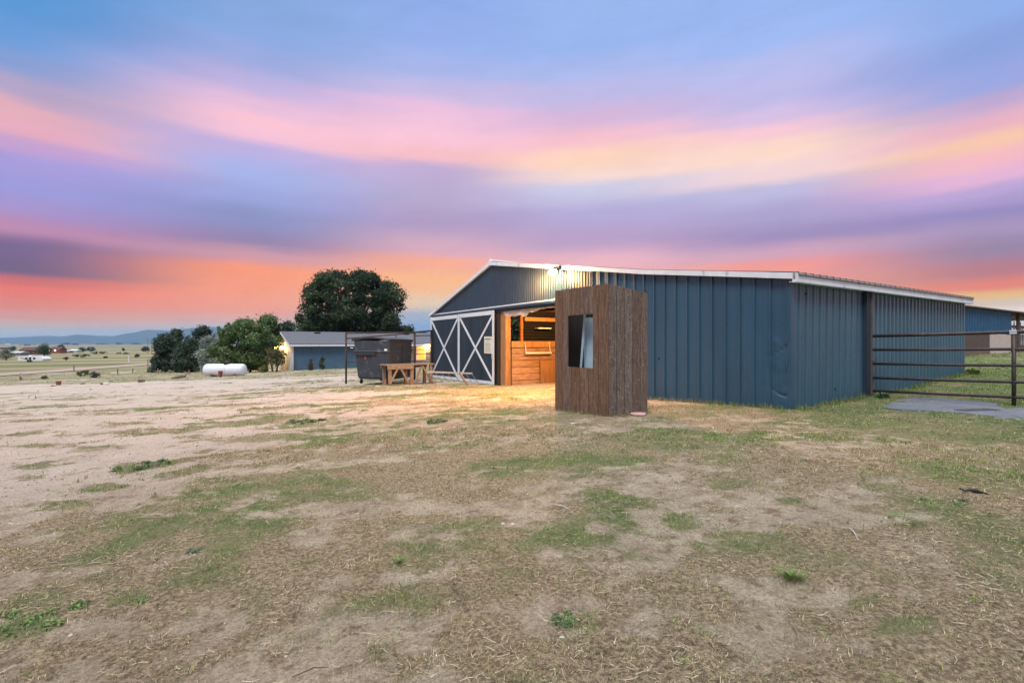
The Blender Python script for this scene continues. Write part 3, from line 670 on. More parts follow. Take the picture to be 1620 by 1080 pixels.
# rafters, purlins, inner posts, beams
for v in (1.0, 3.6, 6.2, 8.8):
    mb = MB()
    for (a, b) in zip(RP[:-1], RP[1:]):
        mb.prism([BP(a[0]+.001, v, a[1]-.05), BP(b[0], v, b[1]-.05), BP(b[0], v, b[1]-.24), BP(a[0]+.001, v, a[1]-.24)], D2*.06)
    mb.build('rafter', 'wood_in', barn)
for v in (.6, 3.5): 
    mb = MB(); mb.frame(C0, D1, D2, UP, 8.3, 19.8, v, v+.08, 2.88, 3.08); mb.build('tie_beam', 'wood_post', barn)
mb = MB(); mb.bar(BP(11.6, .45, 2.75), BP(10.2, .45, 3.4), .09, .14); mb.build('knee_brace', 'wood_in', barn)
for u, v in ((8.3, .1), (8.3, 4.0), (8.3, 8.0), (6.3, 2.0)):
    mb = MB(); mb.frame(C0, D1, D2, UP, u-.1, u+.1, v, v+.2, -.5, 3.6); mb.build('inner_post', 'wood_post', barn)
mb = MB(); mb.frame(C0, D1, D2, UP, 7.9, 7.98, .3, 8.0, -.4, 1.6); mb.build('stall_partition', 'wood_in', barn)
mb = MB(); mb.frame(C0, D1, D2, UP, .1, 19.8, .05, 10.7, -.62, -.395); mb.build('barn_floor', 'barn_floor', barn)
# light fittings of the barn
def lamp(name, loc, energy, col, rad=.06, kind='POINT', parent=None):
    l = bpy.data.lights.new(name, kind); l.energy = energy; l.color = col; l.shadow_soft_size = rad
    o = bpy.data.objects.new(name, l); COL.objects.link(o); o.location = loc
    if parent is not None:
        pl = Vector((0,0,0)); q = parent
        while q is not None: pl += q.location; q = q.parent
        o.location = Vector(loc)-pl; o.parent = parent
    return o
fx = MB(); fx.frame(C0, D1, D2, UP, 7.85, 8.25, -.20, -.155, 4.10, 4.22); fx.tube([BP(7.95, -.2, 4.12), BP(7.95, -.34, 4.06)], .05, 8); fx.tube([BP(8.17, -.2, 4.12), BP(8.17, -.34, 4.06)], .05, 8)
fx_ = fx.build('flood_light', 'black', barn)
for u in (7.95, 8.17):
    b_ = MB(); b_.ell(BP(u, -.38, 4.00), .085, .085, .085); b_.build('bulb', 'bulb', fx_, smooth=True)
lamp('flood_light_source', BP(8.06, -.62, 3.88), 600, (1, .56, .22), .05, parent=fx_)
sp_ = lamp('flood_light_beam', BP(8.06, -.42, 3.88), 3900, (1, .42, .12), .08, kind='SPOT', parent=fx_)
sp_.data.spot_size = R(115); sp_.data.spot_blend = .9
sq_ = lamp('flood_light_beam', BP(7.9, -.42, 3.88), 2300, (1, .44, .13), .08, kind='SPOT', parent=fx_)
sq_.data.spot_size = R(100); sq_.data.spot_blend = .9; sq_.rotation_euler = (N1*.45-D1*1.1-UP*1.15).to_track_quat('-Z', 'Y').to_euler()
sp_.rotation_euler = (N1*1.0+D1*.35-UP*1.25).to_track_quat('-Z', 'Y').to_euler()
il = MB(); il.frame(C0, D1, D2, UP, 9.3, 9.5, 1.6, 2.8, 3.18, 3.24); ilo = il.build('interior_lamp', 'white', barn)
b_ = MB(); b_.ell(BP(9.3, 1.5, 3.10), .07, .07, .07); b_.build('bulb', 'bulb', ilo, smooth=True)
lamp('interior_lamp_source', BP(9.3, 1.3, 2.75), 1000, (1, .47, .13), .08, parent=ilo)

# ------------------------------------------------------------------ booth in front of the barn
B0 = Vector((1.936, 9.7, 0)); bw, bd = 1.77, 1.13
def QP(u, v, z): return B0+D1*u+D2*v+UP*z
booth = thing('plywood_booth', 'tall weathered brown wooden booth with a square window hole, standing before the barn', 'booth', (B0.x, B0.y, G(B0.x, B0.y)))
BT0, BT1 = 2.69, 2.555
bt = lambda u, v: BT0+(BT1-BT0)*v/bd+.0*u
zb = -.2
def boards(name, m, along, n, length, isfront):
    w = length/n
    for i in range(n):
        a, b = i*w+.007, (i+1)*w-.007
        mb = MB()
        def slab(a, b, z0f, z1f):
            if isfront: mb.prism([QP(a, 0, z0f(a)), QP(b, 0, z0f(b)), QP(b, 0, z1f(b)), QP(a, 0, z1f(a))], D2*.022)
            else: mb.prism([QP(0, a, z0f(a)), QP(0, b, z0f(b)), QP(0, b, z1f(b)), QP(0, a, z1f(a))], D1*.022)
        if isfront:
            top = lambda u: BT0+.01*u/length; lo = lambda u: zb
            if b <= .463 or a >= 1.30: slab(a, b, lo, top)
            else:
                if a < .463: slab(a, .463, lo, top); mb.build(name, m, booth); mb = MB()
                if b > 1.30: slab(1.30, b, lo, top); mb.build(name, m, booth); mb = MB()
                aa, bb = max(a, .463), min(b, 1.30)
                slab(aa, bb, lo, lambda u: .965); mb.build(name, m, booth); mb = MB(); slab(aa, bb, lambda u: 2.105, top)
        else: slab(max(a, .023), b, lambda v: zb, lambda v: BT0+(BT1-BT0)*v/length)
        o = mb.build(name, m, booth)
boards('front_board', 'booth', 0, 6, bw, True)
boards('side_board', 'booth2', 0, 5, bd, False)
mb = MB()   # dark backing behind the grooves, with the window cut out
for (a, b, z0, z1) in ((.0, .455, zb, BT0-.002), (1.31, bw, zb, BT0-.002), (.455, 1.31, zb, .955), (.455, 1.31, 2.115, BT0-.002)):
    mb.prism([QP(a+.03, .0235, z0), QP(b, .0235, z0), QP(b, .0235, z1), QP(a+.03, .0235, z1)], D2*.02)
mb.build('front_backing', 'booth_in', booth)
mb = MB(); mb.prism([QP(.0235, .03, zb), QP(.0235, bd, zb), QP(.0235, bd, BT1-.002), QP(.0235, .03, BT0-.005)], D1*.02); mb.build('side_backing', 'booth_in', booth)
mb = MB(); mb.prism([QP(bw-.03, .045, zb), QP(bw-.03, bd, zb), QP(bw-.03, bd, BT1-.02), QP(bw-.03, .045, BT0-.02)], D1*.03); mb.build('end_panel', 'booth_in', booth)
mb = MB(); mb.prism([QP(.80, bd-.03, zb), QP(bw-.04, bd-.03, zb), QP(bw-.04, bd-.03, BT1-.02), QP(.80, bd-.03, BT1-.02)], D2*.03); mb.build('rear_panel', 'booth_in', booth)
for p in ((.07, .08), (bw-.08, .08), (.07, bd-.08), (bw-.08, bd-.08)):
    mb = MB(); mb.frame(B0, D1, D2, UP, p[0], p[0]+.05, p[1]-.03, p[1]+.02, zb, 2.5); mb.build('corner_stud', 'booth_in', booth)
mb = MB(); mb.bar(QP(1.36, .34, .0), QP(1.02, .28, 2.35), .035, .045); o = mb.build('leaning_stud', 'pale_blue')
tag(o, 'narrow grey blue stud leaning inside the brown booth window', 'stud')
mb = MB(); mb.prism([QP(.86, .46, .02), QP(1.28, .46, .02), QP(1.26, .43, 2.06), QP(.88, .43, 2.06)], D2*.035); o = mb.build('leaning_board', 'pale_blue')
tag(o, 'wide pale blue board standing inside the brown booth, seen through its window', 'board')

# ------------------------------------------------------------------ gate
gx0 = Vector((P(1376, 0, 12.4).x, 12.4, 0)); gx1 = Vector((P(1604, 0, 10.2).x, 10.2, 0)); gd = (gx1-gx0).normalized(); gL = (gx1-gx0).length
gate = thing('pipe_gate', 'long dark brown six rail pipe gate beside the barn', 'gate', (gx0.x, gx0.y, G(gx0.x, gx0.y)))
gz0 = [1.67, 1.32, .965, .605, .275, .025]; gz1 = [1.727, 1.366, 1.02, .672, .352, .076]
def GPt(s, i):
    t = s/gL; p = gx0+gd*s; return Vector((p.x, p.y, gz0[i]+(gz1[i]-gz0[i])*t))
for i in range(6):
    mb = MB(); mb.tube([GPt(0, i), GPt(gL*.5, i)-Vector((0,0,.006)), GPt(gL, i), GPt(gL+2.3, i)], .034 if i else .040, 10); mb.build('rail', 'steel_dark', gate, smooth=True)
for s in (0, gL, gL+2.3):
    mb = MB(); a = GPt(s, 0); b = GPt(s, 5)
    if s == 0: mb.tube([a, GPt(.03, 2), GPt(.06, 3), b+Vector((0,0,-.02))], .03, 8)
    else: mb.tube([a, b], .036, 8)
    mb.build('stile', 'steel_dark', gate, smooth=True)
mb = MB(); mb.bar(GPt(gL-.06, 0)+Vector((0,0,.0)), GPt(gL+.05, 0), .075, .075); mb.build('rail_clamp', 'white', gate)
mb = MB(); mb.tube([GPt(.03, 2)+Vector((0,0,.10)), GPt(.16, 2)], .012, 6); mb.build('hinge_brace', 'rust', gate)
gpst = MB(); q = gx0-gd*.10; gpst.tube([(q.x, q.y, -.3), (q.x, q.y, 1.05)], .022, 8); gpst.tube([(q.x-.03, q.y+.12, -.3), (q.x-.03, q.y+.12, .62)], .03, 8)
o = gpst.build('hinge_post', 'oldwood'); tag(o, 'short weathered post at the hinge end of the pipe gate', 'post')

# mat lying under the gate
pl = [(1396,646),(1420,634),(1446,630),(1480,630.5),(1520,634),(1556,637),(1580,640),(1576,643),(1592,648),(1640,645),(1720,650),(1720,668),(1640,669),(1590,664),(1560,659),(1510,654),(1460,651),(1425,650)]
mb = MB(); pts = [Vector(gp(a, b)) for a, b in pl]; mb.prism([p+Vector((0,0,.028)) for p in pts], Vector((0,0,-.08)))
o = mb.build('rubber_mat', 'slab'); tag(o, 'ragged blue grey mat lying in the grass under the pipe gate', 'mat')
mb = MB()
for i in range(30):
    a = Vector(gp(1528+i*1.9, 653-.3*i*.2)); b = a+Vector((-.04, .22, .0)); mb.bar(a+Vector((0,0,.04)), b+Vector((0,0,.04)), .008, .01)
o2 = mb.build('mat_ridges', 'oldsteel', o)

# ------------------------------------------------------------------ dumpster
dpA = Vector((P(560, 0, 22.6).x, 22.6, 0)); dpB = Vector((P(616, 0, 22.0).x, 22.0, 0)); dpC = Vector((P(651.5, 0, 23.2).x, 23.2, 0))
ex = (dpB-dpA); lx = ex.length; ex.normalize(); ey = Vector((-ex.y, ex.x, 0)); dz0 = G(dpB.x, dpB.y)
ly = (dpC-dpB).length*1.4
dm = thing('dumpster', 'big dark grey wheeled dumpster with closed lid standing by the barn', 'dumpster', (dpB.x, dpB.y, dz0))
def DP(a, b, z): return dpA+ex*a+ey*b+Vector((0,0,dz0+z*1.11))
mb = MB(); vs = []
for z, i0, fr in ((.20, .22, .12), (.30, .16, .07), (1.30, .06, .0), (1.34, -.02, -.05), (1.38, -.02, -.05), (1.40, .04, .0), (1.80, .0, .0)):
    vs += [DP(i0, fr, z), DP(lx-i0*.15, fr, z), DP(lx-i0*.15, ly-fr, z), DP(i0, ly-fr, z)]
nR = len(vs)//4; fs = [(3,2,1,0), tuple(range((nR-1)*4, nR*4))]
for r in range(nR-1):
    for k in range(4): fs.append((r*4+k, r*4+(k+1)%4, r*4+4+(k+1)%4, r*4+4+k))
mb.add(vs, fs); mb.build('bin_body', 'dump', dm, bevel=.02)
mb = MB(); vs = []; nseg = 10
for i in range(nseg+1):
    t = i/nseg; xx = -.08+(lx+.12)*t; zz = 1.82+.13*math.sin(math.pi*min(1, t*1.25+.1))**.7 if t < .75 else 1.82+.13*math.sin(math.pi*min(1, .75*1.25+.1))**.7
    zz = 1.84+.13*math.sin(math.pi*(t*.8+.12))
    vs += [DP(xx, -.06, zz-.07), DP(xx, -.06, zz), DP(xx, ly+.05, zz-.02), DP(xx, ly+.05, zz-.09)]
fs = [(0,1,2,3), tuple(nseg*4+k for k in (3,2,1,0))]
for i in range(nseg):
    for k in range(4): fs.append((i*4+k, i*4+(k+1)%4, i*4+4+(k+1)%4, i*4+4+k))
mb.add(vs, fs); mb.build('lid', 'dumplid', dm, bevel=.015)
mb = MB(); mb.frame(DP(0,0,0), ex, ey, UP, -.06, lx*.62, -.10, -.045, 1.36, 1.46); mb.build('lifting_pocket', 'dumplid', dm, bevel=.01)
mb = MB(); mb.tube([DP(.0, -.05, 1.50), DP(-.16, -.05, 1.52)], .02, 6); mb.build('lifting_arm', 'alu', dm)
mb = MB(); mb.frame(DP(0,0,0), ex, ey, UP, lx-.26, lx-.11, -.012, -.003, 1.52, 1.64); mb.build('sticker', 'sticker', dm)
mb = MB(); mb.frame(DP(0,0,0), ex, ey, UP, .58, .68, -.012, -.003, 1.14, 1.28); mb.build('sticker', 'red', dm)
mb = MB(); mb.frame(DP(lx,0,0), ex, ey, UP, -.01, .025, ly*.55, ly*.62, .35, 1.75); mb.build('side_rib', 'dump', dm)
for a in (.3, lx-.2):
    for b in (.15, ly-.2):
        mb = MB(); mb.tube([DP(a-.03, b, .10), DP(a+.03, b, .10)], .10, 14); mb.bar(DP(a, b, .10), DP(a, b, .24), .06); mb.build('wheel', 'rubber', dm)

# ------------------------------------------------------------------ work bench of old timber
tA = Vector((P(616, 0, 22.0).x, 21.3, 0)); tA = Vector(((616-810)/F*21.4, 21.4, 0)); tC = Vector(((684-810)/F*22.6, 22.6, 0))
tx = (tC-tA); tl = tx.length; tx.normalize(); ty = Vector((-tx.y, tx.x, 0)); tz = G(tA.x, tA.y)+.02
tb = thing('timber_bench', 'low weathered timber work bench with angled leg braces beside the dumpster', 'bench', (tA.x, tA.y, tz))
def TP(a, b, z): return tA+tx*a+ty*b+Vector((0,0,tz+z))
mb = MB()
for k in range(5): mb.frame(TP(0,0,0), tx, ty, UP, -.15-.03*(k % 2), tl+.12+.03*(k % 3), k*.17-.02, k*.17+.145, .87, .915+.004*(k % 2))
mb.build('bench_top', 'oldwood', tb)
mb = MB(); mb.frame(TP(0,0,0), tx, ty, UP, -.10, tl*.55, -.045, -.003, .70, .868); mb.build('apron', 'oldwood', tb)
mb = MB(); mb.frame(TP(0,0,0), tx, ty, UP, -.10, tl+.1, .80, .84, .72, .868); mb.build('apron', 'oldwood', tb)
for a in (.05, tl*.52, tl-.05):
    for b in (.03, .72): mb = MB(); mb.frame(TP(0,0,0), tx, ty, UP, a-.07, a+.07, b-.0, b+.09, -.1, .868); mb.build('leg', 'oldwood', tb)
for (a, b) in ((.42, .0), (.50, .88), (tl*.52+.45, tl*.52+.1), (tl*.52+.5, tl*.52+.98)):
    mb = MB(); mb.bar(TP(a, .0, .80), TP(b+.02, .0, .06), .06, .085); mb.build('brace', 'oldwood', tb)

# ladder lying on its edge against the door
lb0 = Vector(gp(690, 608.5)); lb1 = Vector(gp(759, 607)); lb0.z += .05; lb1.z += .05
lt0 = P(676, 588, lb0.y+.30); lt1 = P(747.5, 590.5, lb1.y+.25)
ld = thing('ladder', 'grey metal ladder lying on its edge and leaning against the barn door', 'ladder', tuple(lb0))
mb = MB(); mb.bar(lb0, lb1, .035, .08); mb.build('rail', 'alu', ld)
mb = MB(); mb.bar(lt0, lt1, .035, .075); mb.build('rail', 'alu', ld)
for k in range(8):
    t = .03+.94*k/7
    mb = MB(); mb.tube([lb0.lerp(lb1, t), lt0.lerp(lt1, t)], .014, 6); mb.build('rung', 'oldsteel', ld)
mb = MB(); a = Vector(gp(741, 610)); mb.bar(a, P(727, 590, a.y+.35), .06, .09); o = mb.build('wooden_stake', 'oldwood'); tag(o, 'short tan wooden plank leaning over the ladder at the barn door', 'plank')

# ------------------------------------------------------------------ rusty pipe pen between dumpster and barn
def post(px, py0, py1, z, r, label, name='pipe_post', m='rust', cat='post', group=None, taper=1):
    b = P(px, py1, z); t = P(px, py0, z); mb = MB(); mb.tube([(b.x, b.y, b.z-.3), t], [r, r*taper], 8); o = mb.build(name, m); tag(o, label, cat, group); return o
pen = thing('pipe_fence', 'rusty pipe fence frame running from the dumpster to the barn corner', 'fence', (P(547.5,604,24).x, 24, -.45))
def pc(px, y0, y1, z, r, name='post'):
    a = P(px, y1, z); b = P(px, y0, z); mb = MB(); mb.tube([(a.x, a.y, a.z-.3), b], r, 8); return mb.build(name, 'rust', pen, smooth=True)
pc(547.5, 525.5, 604, 24, .05); pc(656, 524.5, 600, 25.5, .055); pc(682.5, 522.5, 596, 27.0, .06); pc(626.5, 528, 585, 26.5, .03)
for (a, b, r) in (((547.5,527,24),(656,525.5,25.5),.035), ((656,525.5,25.5),(683,523,27),.045), ((547.5,535.5,24.05),(656,526.5,25.45),.03), ((656,531,25.5),(683,530.5,27),.025), ((656,560,25.5),(683,559,27),.02), ((656,553,25.5),(683,552,27),.018), ((547.5,555,24),(656,553,25.5),.02), ((547.5,573,24),(656,571,25.5),.02)):
    mb = MB(); mb.tube([P(*a), P(*b)], r, 8); mb.build('rail', 'rust', pen, smooth=True)

# ------------------------------------------------------------------ house
H0 = Vector((-20.4, 45, 0)); HZg = -1.12
house = thing('ranch_house', 'low blue sided ranch house with grey shingle roof beyond the yard', 'house', (H0.x, H0.y, HZg))
def HP(u, v, z): return H0+D2*u+D1*v+UP*z     # u along the long wall, v into the house
HL, HD = 24.0, 11.7; HE = 1.36; HR = 2.52
def lap(name, m, p, axis, nrm, L_, z0, z1f, step=.19):
    mb = MB(); z = z0; 
    while z < z1f(0)-.01:
        zt = min(z+step, z1f(0))
        o_ = p+UP*z; a = [o_+nrm*.0, o_+axis*L_, o_+axis*L_+UP*(zt-z), o_+UP*(zt-z)]
        mb.add([a[0]+nrm*.03, a[1]+nrm*.03, a[2]+nrm*.012, a[3]+nrm*.012, a[0]-nrm*.1, a[1]-nrm*.1, a[2]-nrm*.1, a[3]-nrm*.1], [(0,1,2,3),(7,6,5,4),(0,4,5,1),(3,2,6,7),(0,3,7,4),(1,5,6,2)])
        z = zt
    return mb.build(name, m, house)
lap('blue_wall', 'house_blue', HP(0,0,0), D2, -D1, 10.8, -1.5, lambda u: HE-.02)
lap('grey_wall', 'house_stone', HP(10.85,0,0), D2, -D1, HL-10.85, -1.5, lambda u: HE-.02)
lap('gable_wall', 'house_white', HP(0,HD,0), -D1, -D2, HD, -1.7, lambda u: HE-.02)
lap('rear_wall', 'house_blue', HP(0,HD,0), D2, D1, HL, -1.7, lambda u: HE-.02)
for u in (0.005, HL-.15):
    mb = MB(); mb.prism([HP(u, .02, HE-.03), HP(u, HD-.02, HE-.03), HP(u, HD/2, HR-.12)], D2*.12); mb.build('gable_peak', 'house_white', house)
for s in (0, 1):
    vs = []; e0 = -.45 if s == 0 else HD+.45; sl = (HR-HE)/(HD/2)
    mb = MB(); mb.prism([HP(-.4, e0, HE-.45*sl+.06), HP(HL+.4, e0, HE-.45*sl+.06), HP(HL+.4, HD/2, HR+.06), HP(-.4, HD/2, HR+.06)], Vector((0,0,.09)))
    rf = mb.build('roof', 'shingle', house)
mb = MB(); mb.prism([HP(-.42, -.47, HE-.20), HP(HL+.4, -.47, HE-.20), HP(HL+.4, -.47, HE-.02), HP(-.42, -.47, HE-.02)], D1*.04); mb.build('fascia', 'white', house)
mb = MB(); mb.prism([HP(-.42, -.43, HE-.06), HP(HL+.4, -.43, HE-.06), HP(HL+.4, 0, HE-.03), HP(-.42, 0, HE-.03)], Vector((0,0,.02))); mb.build('soffit', 'white', house)
mb = MB()
for s in (0, 1):
    e0 = -.45 if s == 0 else HD+.45; sl = (HR-HE)/(HD/2)
    mb.prism([HP(-.44, e0, HE-.45*sl-.12), HP(-.44, HD/2, HR-.12), HP(-.44, HD/2, HR+.10), HP(-.44, e0, HE-.45*sl+.10)], D2*.035)
mb.build('rake_board', 'white', house)
mb = MB(); mb.frame(H0, D2, D1, UP, -.06, .06, -.06, .06, -1.4, HE-.03); mb.build('corner_board', 'white', house)
mb = MB(); mb.tube([HP(-.05,-.15,HE-.1), HP(-.05,-.15,-1.0), HP(-.7,-.3,-1.08)], .05, 6); mb.build('downspout', 'white', house)
for u, v in ((3.0, 4.9), (8.4, 5.2), (12.6, 4.7), (16.2, 5.0)):
    z = HE+(HR-HE)*v/(HD/2)+.14; mb = MB(); mb.frame(HP(u, v, z), D2, D1, UP, -.28, .28, -.2, .2, -.08, .14); mb.build('roof_vent', 'black', house)
mb = MB(); mb.tube([HP(7.1, 3.2, 1.9), HP(7.1, 3.2, 2.35)], .06, 8); mb.build('vent_pipe', 'alu', house)
def hwin(u0, u1, z0, z1, m):
    mb = MB(); mb.frame(H0, D2, D1, UP, u0-.08, u1+.08, -.06, -.02, z0-.08, z1+.08); f = mb.build('window', 'white', house)
    mb = MB(); mb.frame(H0, D2, D1, UP, u0, u1, -.075, -.062, z0, z1); mb.build('pane', m, f)
    mb = MB(); mb.frame(H0, D2, D1, UP, u0, u1, -.085, -.076, (z0+z1)/2-.02, (z0+z1)/2+.02); mb.build('sash', 'white', f)
hwin(12.1, 13.0, -.28, 1.0, 'lit_window')
mb = MB(); mb.ell(HP(13.3, -.2, .98), .15, .15, .17); l1 = mb.build('wall_lamp', 'bulb_small', house, smooth=True)
lamp('wall_lamp_source', HP(13.3, -.6, .98), 110, (1, .62, .25), .1, parent=l1)
for v, z in ((5.6, 1.0), (10.6, .92)):
    mb = MB(); mb.ell(HP(-.35, v, z), .15, .15, .16); l1 = mb.build('porch_lamp', 'bulb_small', house, smooth=True)
    lamp('porch_lamp_source', HP(-.9, v, z), 420, (1, .52, .16), .1, parent=l1)

# ------------------------------------------------------------------ propane tank
tx_, ty_, tz_ = gp(356, 595); k_ = ty_/F
tk = thing('propane_tank', 'white horizontal propane tank with a dark dome lid on the grass', 'tank', (tx_, ty_, tz_))
rt = 9.3*k_; hl = 33*k_
pts = []; rr_ = []
for i in range(9): a = math.pi/2*i/8; pts.append((tx_-hl+rt*.6*(1-math.sin(a)), ty_, tz_+rt+.06)); rr_.append(max(.01, rt*math.sin(a) if False else rt*math.sqrt(max(0, 1-(1-i/8)**2))))
pts = [(tx_-hl+.6*rt*(i/8), ty_-.25*(i/8)*.6*rt*0, tz_+rt+.06) for i in range(9)]
pts2 = [(tx_+hl-.6*rt*(1-i/8), ty_, tz_+rt+.06) for i in range(9)]; r2 = [max(.01, rt*math.sqrt(max(0, 1-(i/8)**2))) for i in range(9)]
mb = MB(); mb.tube(pts+pts2, rr_+r2, 28); mb.build('vessel', 'tank', tk, smooth=True)
mb = MB(); mb.tube([(tx_+.1*hl, ty_, tz_+2*rt-.02), (tx_+.1*hl, ty_, tz_+2*rt+.22), (tx_+.1*hl, ty_, tz_+2*rt+.28)], [.26, .24, .12], 14); mb.build('dome_lid', 'black', tk)
mb = MB(); mb.tube([(tx_+.12*hl, ty_, tz_+rt+.06), (tx_+.135*hl, ty_, tz_+rt+.06)], rt+.008, 28); mb.build('weld_band', 'alu', tk)
for s in (-.55, .55):
    mb = MB(); mb.box(tx_+s*hl-.08, tx_+s*hl+.08, ty_-.35, ty_+.35, tz_-.1, tz_+.35); mb.build('saddle', 'rock', tk)
x_, y_, z_ = gp(350, 596.5); mb = MB(); mb.tube([(x_, y_-.1, z_-.05), (x_, y_-.1, z_+.25), (x_, y_-.1, z_+.5)], [.10, .14, .16], 10)
o = mb.build('red_pot', 'red'); tag(o, 'small dark red pot standing before the white propane tank', 'pot')

# ------------------------------------------------------------------ trees
def leafcloud(cent, rad, n, size, tints, seed, flat=.0, shell=.35):
    """n leaf-sized quads spread through clumps; cent (k,3), rad (k,)"""
    g = np.random.default_rng(seed); k = len(cent)
    w = rad**2; idx = g.choice(k, n, p=w/w.sum())
    d = g.normal(size=(n, 3)); d /= np.linalg.norm(d, axis=1)[:, None]
    r = rad[idx]*(shell+(1-shell)*g.random(n)**.5)*(1+.12*g.normal(size=n)+.75*(g.random(n) < .22)*g.random(n))
    c = cent[idx]+d*r[:, None]*np.array([1, 1, .85])
    a = g.normal(size=(n, 3)); a /= np.linalg.norm(a, axis=1)[:, None]
    b = np.cross(a, g.normal(size=(n, 3))); b /= np.linalg.norm(b, axis=1)[:, None]
    s = size*(.55+.9*g.random(n))[:, None]
    V = np.stack([c-a*s, c-b*s*.5, c+a*s, c+b*s*.5], 1).reshape(-1, 3)
    base = np.array(tints)[g.integers(0, len(tints), k)][idx]*(.8+.4*g.random((n, 1)))
    T = np.repeat(base, 4, 0); return V, T
def tree(name, label, cat, x, y, clumps, n, size, tints, trunk, seed, group=None, z0=None, extra=None, shell=.35):
    z0 = G(x, y) if z0 is None else z0
    root = thing(name, label, cat, (x, y, z0), group)
    cent = np.array([c[:3] for c in clumps], float); rad = np.array([c[3] for c in clumps], float)
    V, T = leafcloud(cent, rad, n, size, tints, seed, shell=shell); q = np.arange(len(V)); nf = len(V)//4
    o = npmesh('crown', V, q, np.arange(nf)*4, np.full(nf, 4), 'leaf', tint=T, parent=root)
    tr = MB(); r_ = random.Random(seed)
    for st in trunk:                        # list of (points, radii)
        tr.tube([(p[0], p[1], p[2]) for p in st[0]], st[1], 8)
    if clumps and extra is not False:
        top = trunk[0][0][-1]; r0 = trunk[0][1][-1]
        for c in r_.sample(list(clumps), min(len(clumps), extra or 14)):
            st = Vector(trunk[r_.randrange(len(trunk))][0][-1]); e = Vector(c[:3]); mid = st.lerp(e, .5)+Vector((0,0,-.08*(e-st).length))
            tr.tube([st-Vector((0,0,.1)), mid, e], [r0*.55, r0*.35, r0*.12], 6)
    t = MB(); t.v = [(v[0]+x, v[1]+y, v[2]+z0) for v in tr.v]; t.f = tr.f; t.build('trunk', 'bark', root)
    return root
def dome_clumps(rx, ry, z0, z1, k, r, seed, fn=None, inner=.25):
    g = random.Random(seed); out = []
    while len(out) < k:
        a = g.uniform(0, 2*math.pi); cz = g.uniform(0, 1)
        w = fn(cz) if fn else math.sqrt(max(0, 1-(2*cz-1)**2))
        q = (g.random()**.5)
        if q < inner: continue
        out.append((rx*w*q*math.cos(a), ry*w*q*math.sin(a), z0+(z1-z0)*cz, r*g.uniform(.6, 1.25)))
    return out
DG = [(.034,.068,.038),(.048,.088,.044),(.025,.052,.032),(.062,.104,.048)]
MG = [(.10,.18,.065),(.14,.22,.085),(.070,.13,.05),(.18,.25,.10)]
SG = [(.055,.095,.070),(.042,.078,.060),(.075,.120,.080)]
SV = [(.24,.30,.26),(.29,.36,.32),(.18,.24,.21)]

# the great round cottonwood behind the house
ctz = 62.; ctx = (557-810)/F*ctz; cg = -1.6
wfn = lambda c: min(1.0, .74+.9*c)*math.sqrt(max(0, 1-max(0, (c-.35)/.70)**2.8))
Ht = CAMH+120*ctz/F-cg
cl = dome_clumps(6.5, 6.0, 2.7, Ht-1.0, 270, .85, 5, wfn, .52)
trk = [([(0,0,-.3),(.1,0,1.2),(.2,.1,2.4)], [.65,.5,.42])]
for a in range(7):
    t = a/7*6.283+.3; trk.append(([(.1,0,1.2),(1.4*math.cos(t),1.4*math.sin(t),3.2),(2.8*math.cos(t),2.8*math.sin(t),5.6+.5*math.sin(a*2))], [.30,.22,.15]))
tree('cottonwood_tree', 'huge dark round crowned cottonwood behind the blue house roof', 'tree', ctx, ctz, cl, 90000, .135, DG, trk, 51, z0=cg, extra=40)

def bushy(px, py, top, w, z, seed, name, label, cat, tints, n, size, group=None, r=.8, k=40, spike=0, multi=1, low=.12, fn=None, dep=1.0, shell=.35):
    x = (px-810)/F*z; g0 = G(x, z); H_ = CAMH-(top-HZ)/F*z-g0; W_ = w/2*z/F
    fn = fn or (lambda c: math.sin(math.pi*min(1, (c*.82+.16)))**.6)
    c = dome_clumps(W_*.86, W_*.86*dep, H_*low, H_-r*.8, k, r, seed, fn)
    g = random.Random(seed+5)
    for i in range(spike):
        a = g.uniform(0, 6.28); q = g.uniform(.1, .8)*W_; zt = H_*(1.0-.16*(q/W_)-.05*g.random())
        for s in range(4): c.append((q*math.cos(a)+.12*s*math.cos(a), q*math.sin(a)*dep, zt-.9+.28*s, .34-.07*s))
    tr = []
    for i in range(multi):
        a = g.uniform(0, 6.28) if multi > 1 else 0; d = min(.25, W_*.2) if multi > 1 else 0
        tr.append(([(d*math.cos(a), d*math.sin(a), -.2), (2.2*d*math.cos(a), 2.2*d*math.sin(a), H_*.25), (4*d*math.cos(a), 4*d*math.sin(a), H_*.5)], [min(.13, W_*.1), min(.10, W_*.08), min(.07, W_*.05)]))
    return tree(name, label, cat, x, z, c, n, size, tints, tr, seed, group, z0=g0, extra=22, shell=shell)
bushy(390, 587, 505, 108, 46, 61, 'broadleaf_tree', 'wide leafy green tree right of the propane tank', 'tree', MG, 52000, .10, r=.5, k=100, spike=20, multi=4)
bushy(422, 587, 498, 46, 50, 62, 'broadleaf_tree', 'taller narrow tree at the left end of the blue house', 'tree', MG+DG, 20000, .10, r=.55, k=40, spike=5, multi=2, low=.35)
bushy(434, 587, 548, 34, 43.5, 63, 'young_tree', 'thin young tree standing before the lit house gable', 'tree', [(.10,.11,.04),(.13,.12,.05),(.08,.10,.04)], 1500, .085, r=.38, k=18, multi=2, low=.35)
def conic(px, top, w, z, seed, label, tints=SG, n=14000, name='spruce_tree', group='dark conifers left of the green tree', base_low=.04):
    return bushy(px, 0, top, w, z, seed, name, label, 'tree', tints, n, .10, group, r=.42, k=70, low=base_low, fn=lambda c: (1-c)**.65*.98+.04, spike=0, shell=.2)
